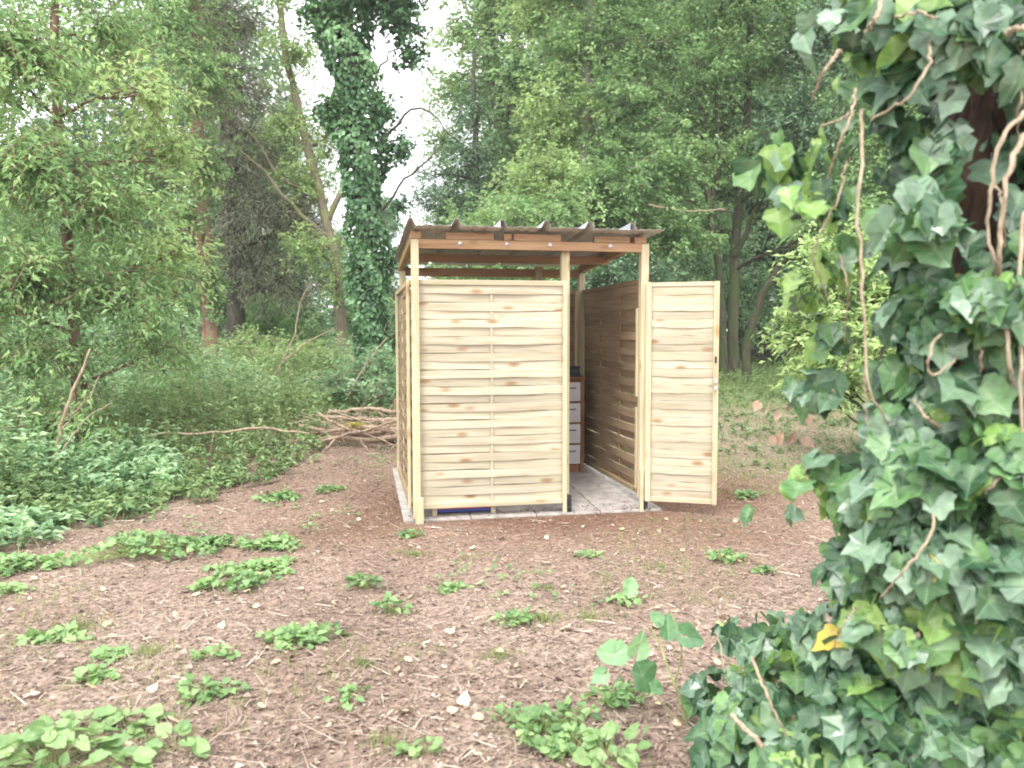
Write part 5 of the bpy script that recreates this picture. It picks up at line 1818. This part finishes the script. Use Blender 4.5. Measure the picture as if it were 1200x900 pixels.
# bare climbing stems
for lst, d, r in (
        ([(1205, 130), (1180, 150), (1162, 200), (1158, 270), (1166, 310), (1170, 330)], 1.85, .006), ([(1200, 160), (1185, 190), (1176, 250), (1170, 300), (1172, 340)], 1.83, .007),
        ([(1172, 330), (1180, 380), (1182, 430), (1190, 470)], 1.84, .006), ([(1165, 215), (1176, 240), (1178, 290)], 1.82, .003), ([(1200, 250), (1194, 330), (1198, 420), (1196, 560), (1199, 720)], 1.85, .005),
        ([(1092, 45), (1090, 80), (1065, 115), (1022, 142)], 1.8, .004), ([(1010, 130), (1012, 180), (1005, 250), (1012, 350), (1016, 440), (1020, 470), (1062, 520)], 1.95, .0045),
        ([(1012, 440), (1016, 500)], 1.95, .003), ([(985, 60), (965, 85), (952, 118)], 1.9, .005), ([(1003, 105), (1000, 130), (985, 165), (970, 210)], 1.95, .004), ([(962, 148), (985, 142), (998, 132)], 1.95, .003),
        ([(995, 180), (985, 230), (965, 270), (950, 300), (970, 350)], 2.1, .0035), ([(985, 300), (995, 340), (990, 400)], 2.1, .0025), ([(1050, 20), (1085, 12), (1090, 22), (1100, 22)], 1.8, .0035),
        ([(1035, 0), (1025, 25), (1015, 40)], 1.85, .006), ([(1180, 40), (1190, 35), (1210, 34)], 1.6, .006), ([(1110, 385), (1095, 400), (1086, 425), (1090, 445), (1112, 430), (1130, 405)], 1.9, .004),
        ([(1150, 380), (1148, 420), (1152, 460)], 1.9, .004), ([(1094, 578), (1096, 610), (1083, 640), (1060, 670), (1032, 700)], 1.85, .004), ([(1200, 640), (1165, 680), (1150, 705), (1135, 750)], 1.85, .005),
        ([(1200, 555), (1175, 560), (1155, 575), (1158, 590)], 1.83, .004), ([(940, 465), (960, 455), (985, 440), (1000, 410)], 2.3, .004), ([(958, 580), (975, 568), (1000, 550)], 2.2, .003),
        ([(880, 770), (900, 820), (920, 860), (935, 905)], 2.3, .005), ([(856, 838), (890, 870), (915, 905)], 2.3, .008), ([(1010, 700), (990, 730), (975, 760)], 2.0, .003), ([(1200, 60), (1196, 120), (1192, 180)], 1.95, .004),
        ([(840, 740), (850, 790), (842, 830)], 2.7, .003), ([(1105, 505), (1085, 490), (1070, 470)], 1.9, .005)):
    n_ = 26
    pts = smooth_path([at(x, y, d + (0.10 if k_ in (0, len(lst) - 1) else 0)) for k_, (x, y) in enumerate(lst)], n_, .0022)
    b = MB()
    b.tube(pts, np.linspace(r, r * .6, n_), 7, lump=.22)
    b.build('bare_stem', M_VINE, ivy, smooth=True)
adopt(ivy)
for o in ivy.children:
    if o.name.startswith('ivy_leaf'):
        o.matrix_parent_inverse = Matrix.Translation(-ivy.location)

# dead pinkish sprig below the pale bush
sg = empty('dead_leaf_sprig', tuple(at(925, 490, 3.0)), 'hanging sprig of withered pink-brown leaves in front of the grass', 'dead sprig')
b = MB()
b.tube(smooth_path([at(985, 455, 2.6), at(950, 470, 2.6), at(905, 480, 2.6), at(890, 482, 2.6)], 14, .003), np.linspace(.004, .002, 14), 6)
b.build('twig', M_VINE, sg)
for px, py in ((900, 480), (912, 490), (905, 518), (915, 515), (932, 516), (938, 522), (925, 478), (945, 492), (958, 500), (890, 478), (935, 470)):
    b = MB()
    v, f, ve = LEAFV['broad'][rng.integers(0, 4)]
    F1 = leaf_frames(np.array([[rng.normal(0, .5), rng.normal(0, .4), -1]]), np.array([[rng.normal(0, .5), -1, .4]]))[0]
    b.add((v * rng.uniform(.03, .05)) @ F1.T + at(px, py - 8, 2.6), f, 0, rng.uniform(.2, .9), ve)
    b.build('leaf', L_DEADPINK, sg)
adopt(sg)

# big-leaved bramble sprig at the bottom
br = empty('bramble_sprout', tuple(G(805, 3.0)), 'young bramble with large pale green leaves on a long stem at bottom centre', 'bramble')
for lst, r in (([(805, 850), (790, 800), (770, 750), (762, 735)], .006), ([(768, 745), (750, 752), (738, 760)], .003), ([(790, 800), (800, 760), (785, 715)], .004), ([(800, 850), (770, 820), (760, 800)], .003)):
    b = MB()
    b.tube(smooth_path([at(x, y, 3.0 if k_ == 0 else 2.9) for k_, (x, y) in enumerate(lst)], 12, .002), np.linspace(r, r * .5, 12), 6)
    b.build('stem', M_STEM, br)
for px, py, ang, Lb, ti in ((738, 770, -1.35, .15, .5), (745, 775, .25, .13, .8), (745, 775, 2.6, .17, .5), (782, 752, .1, .12, .4), (790, 745, 1.5, .14, .5), (712, 785, -2.2, .09, .4), (775, 735, -.5, .08, .6), (735, 700, .3, .09, .9), (760, 800, 2.2, .08, .3)):
    b = MB()
    v, f, ve = LEAFV['broad'][rng.integers(0, 4)]
    D1 = cyw * 0 + np.array([cyw * math.sin(ang), -syw * math.sin(ang), 0]) + np.array([0, .15, 1]) * math.cos(ang)
    F1 = leaf_frames(D1[None], np.array([[rng.normal(0, .15), -.8, .75]]))[0]
    b.add((v * [1.15, 1, 1.6] * Lb * .85) @ F1.T + at(px, py, 2.9), f, 0, ti, ve)
    b.build('leaf', L_BROAD, br)
adopt(br)

#%%HAZE
# ------------------------------------------------------------------ thin haze volume added to lift the darks and pale the far trees
hm = bpy.data.materials.new('added_haze')
hm.use_nodes = True
hn = hm.node_tree.nodes
hn.clear()
vo_ = hn.new('ShaderNodeVolumePrincipled')
vo_.inputs['Color'].default_value = (0.97, 0.97, 0.95, 1)
vo_.inputs['Density'].default_value = 0.0013
vo_.inputs['Anisotropy'].default_value = 0.2
ho = hn.new('ShaderNodeOutputMaterial')
hm.node_tree.links.new(vo_.outputs[0], ho.inputs['Volume'])
hb = MB()
hb.box(-410, 410, -110, 710, -2.0, 26.0)
hz_ = hb.build('haze', hm)
tag(hz_, 'thin pale haze added to lighten the background trees', 'haze', kind='stuff')
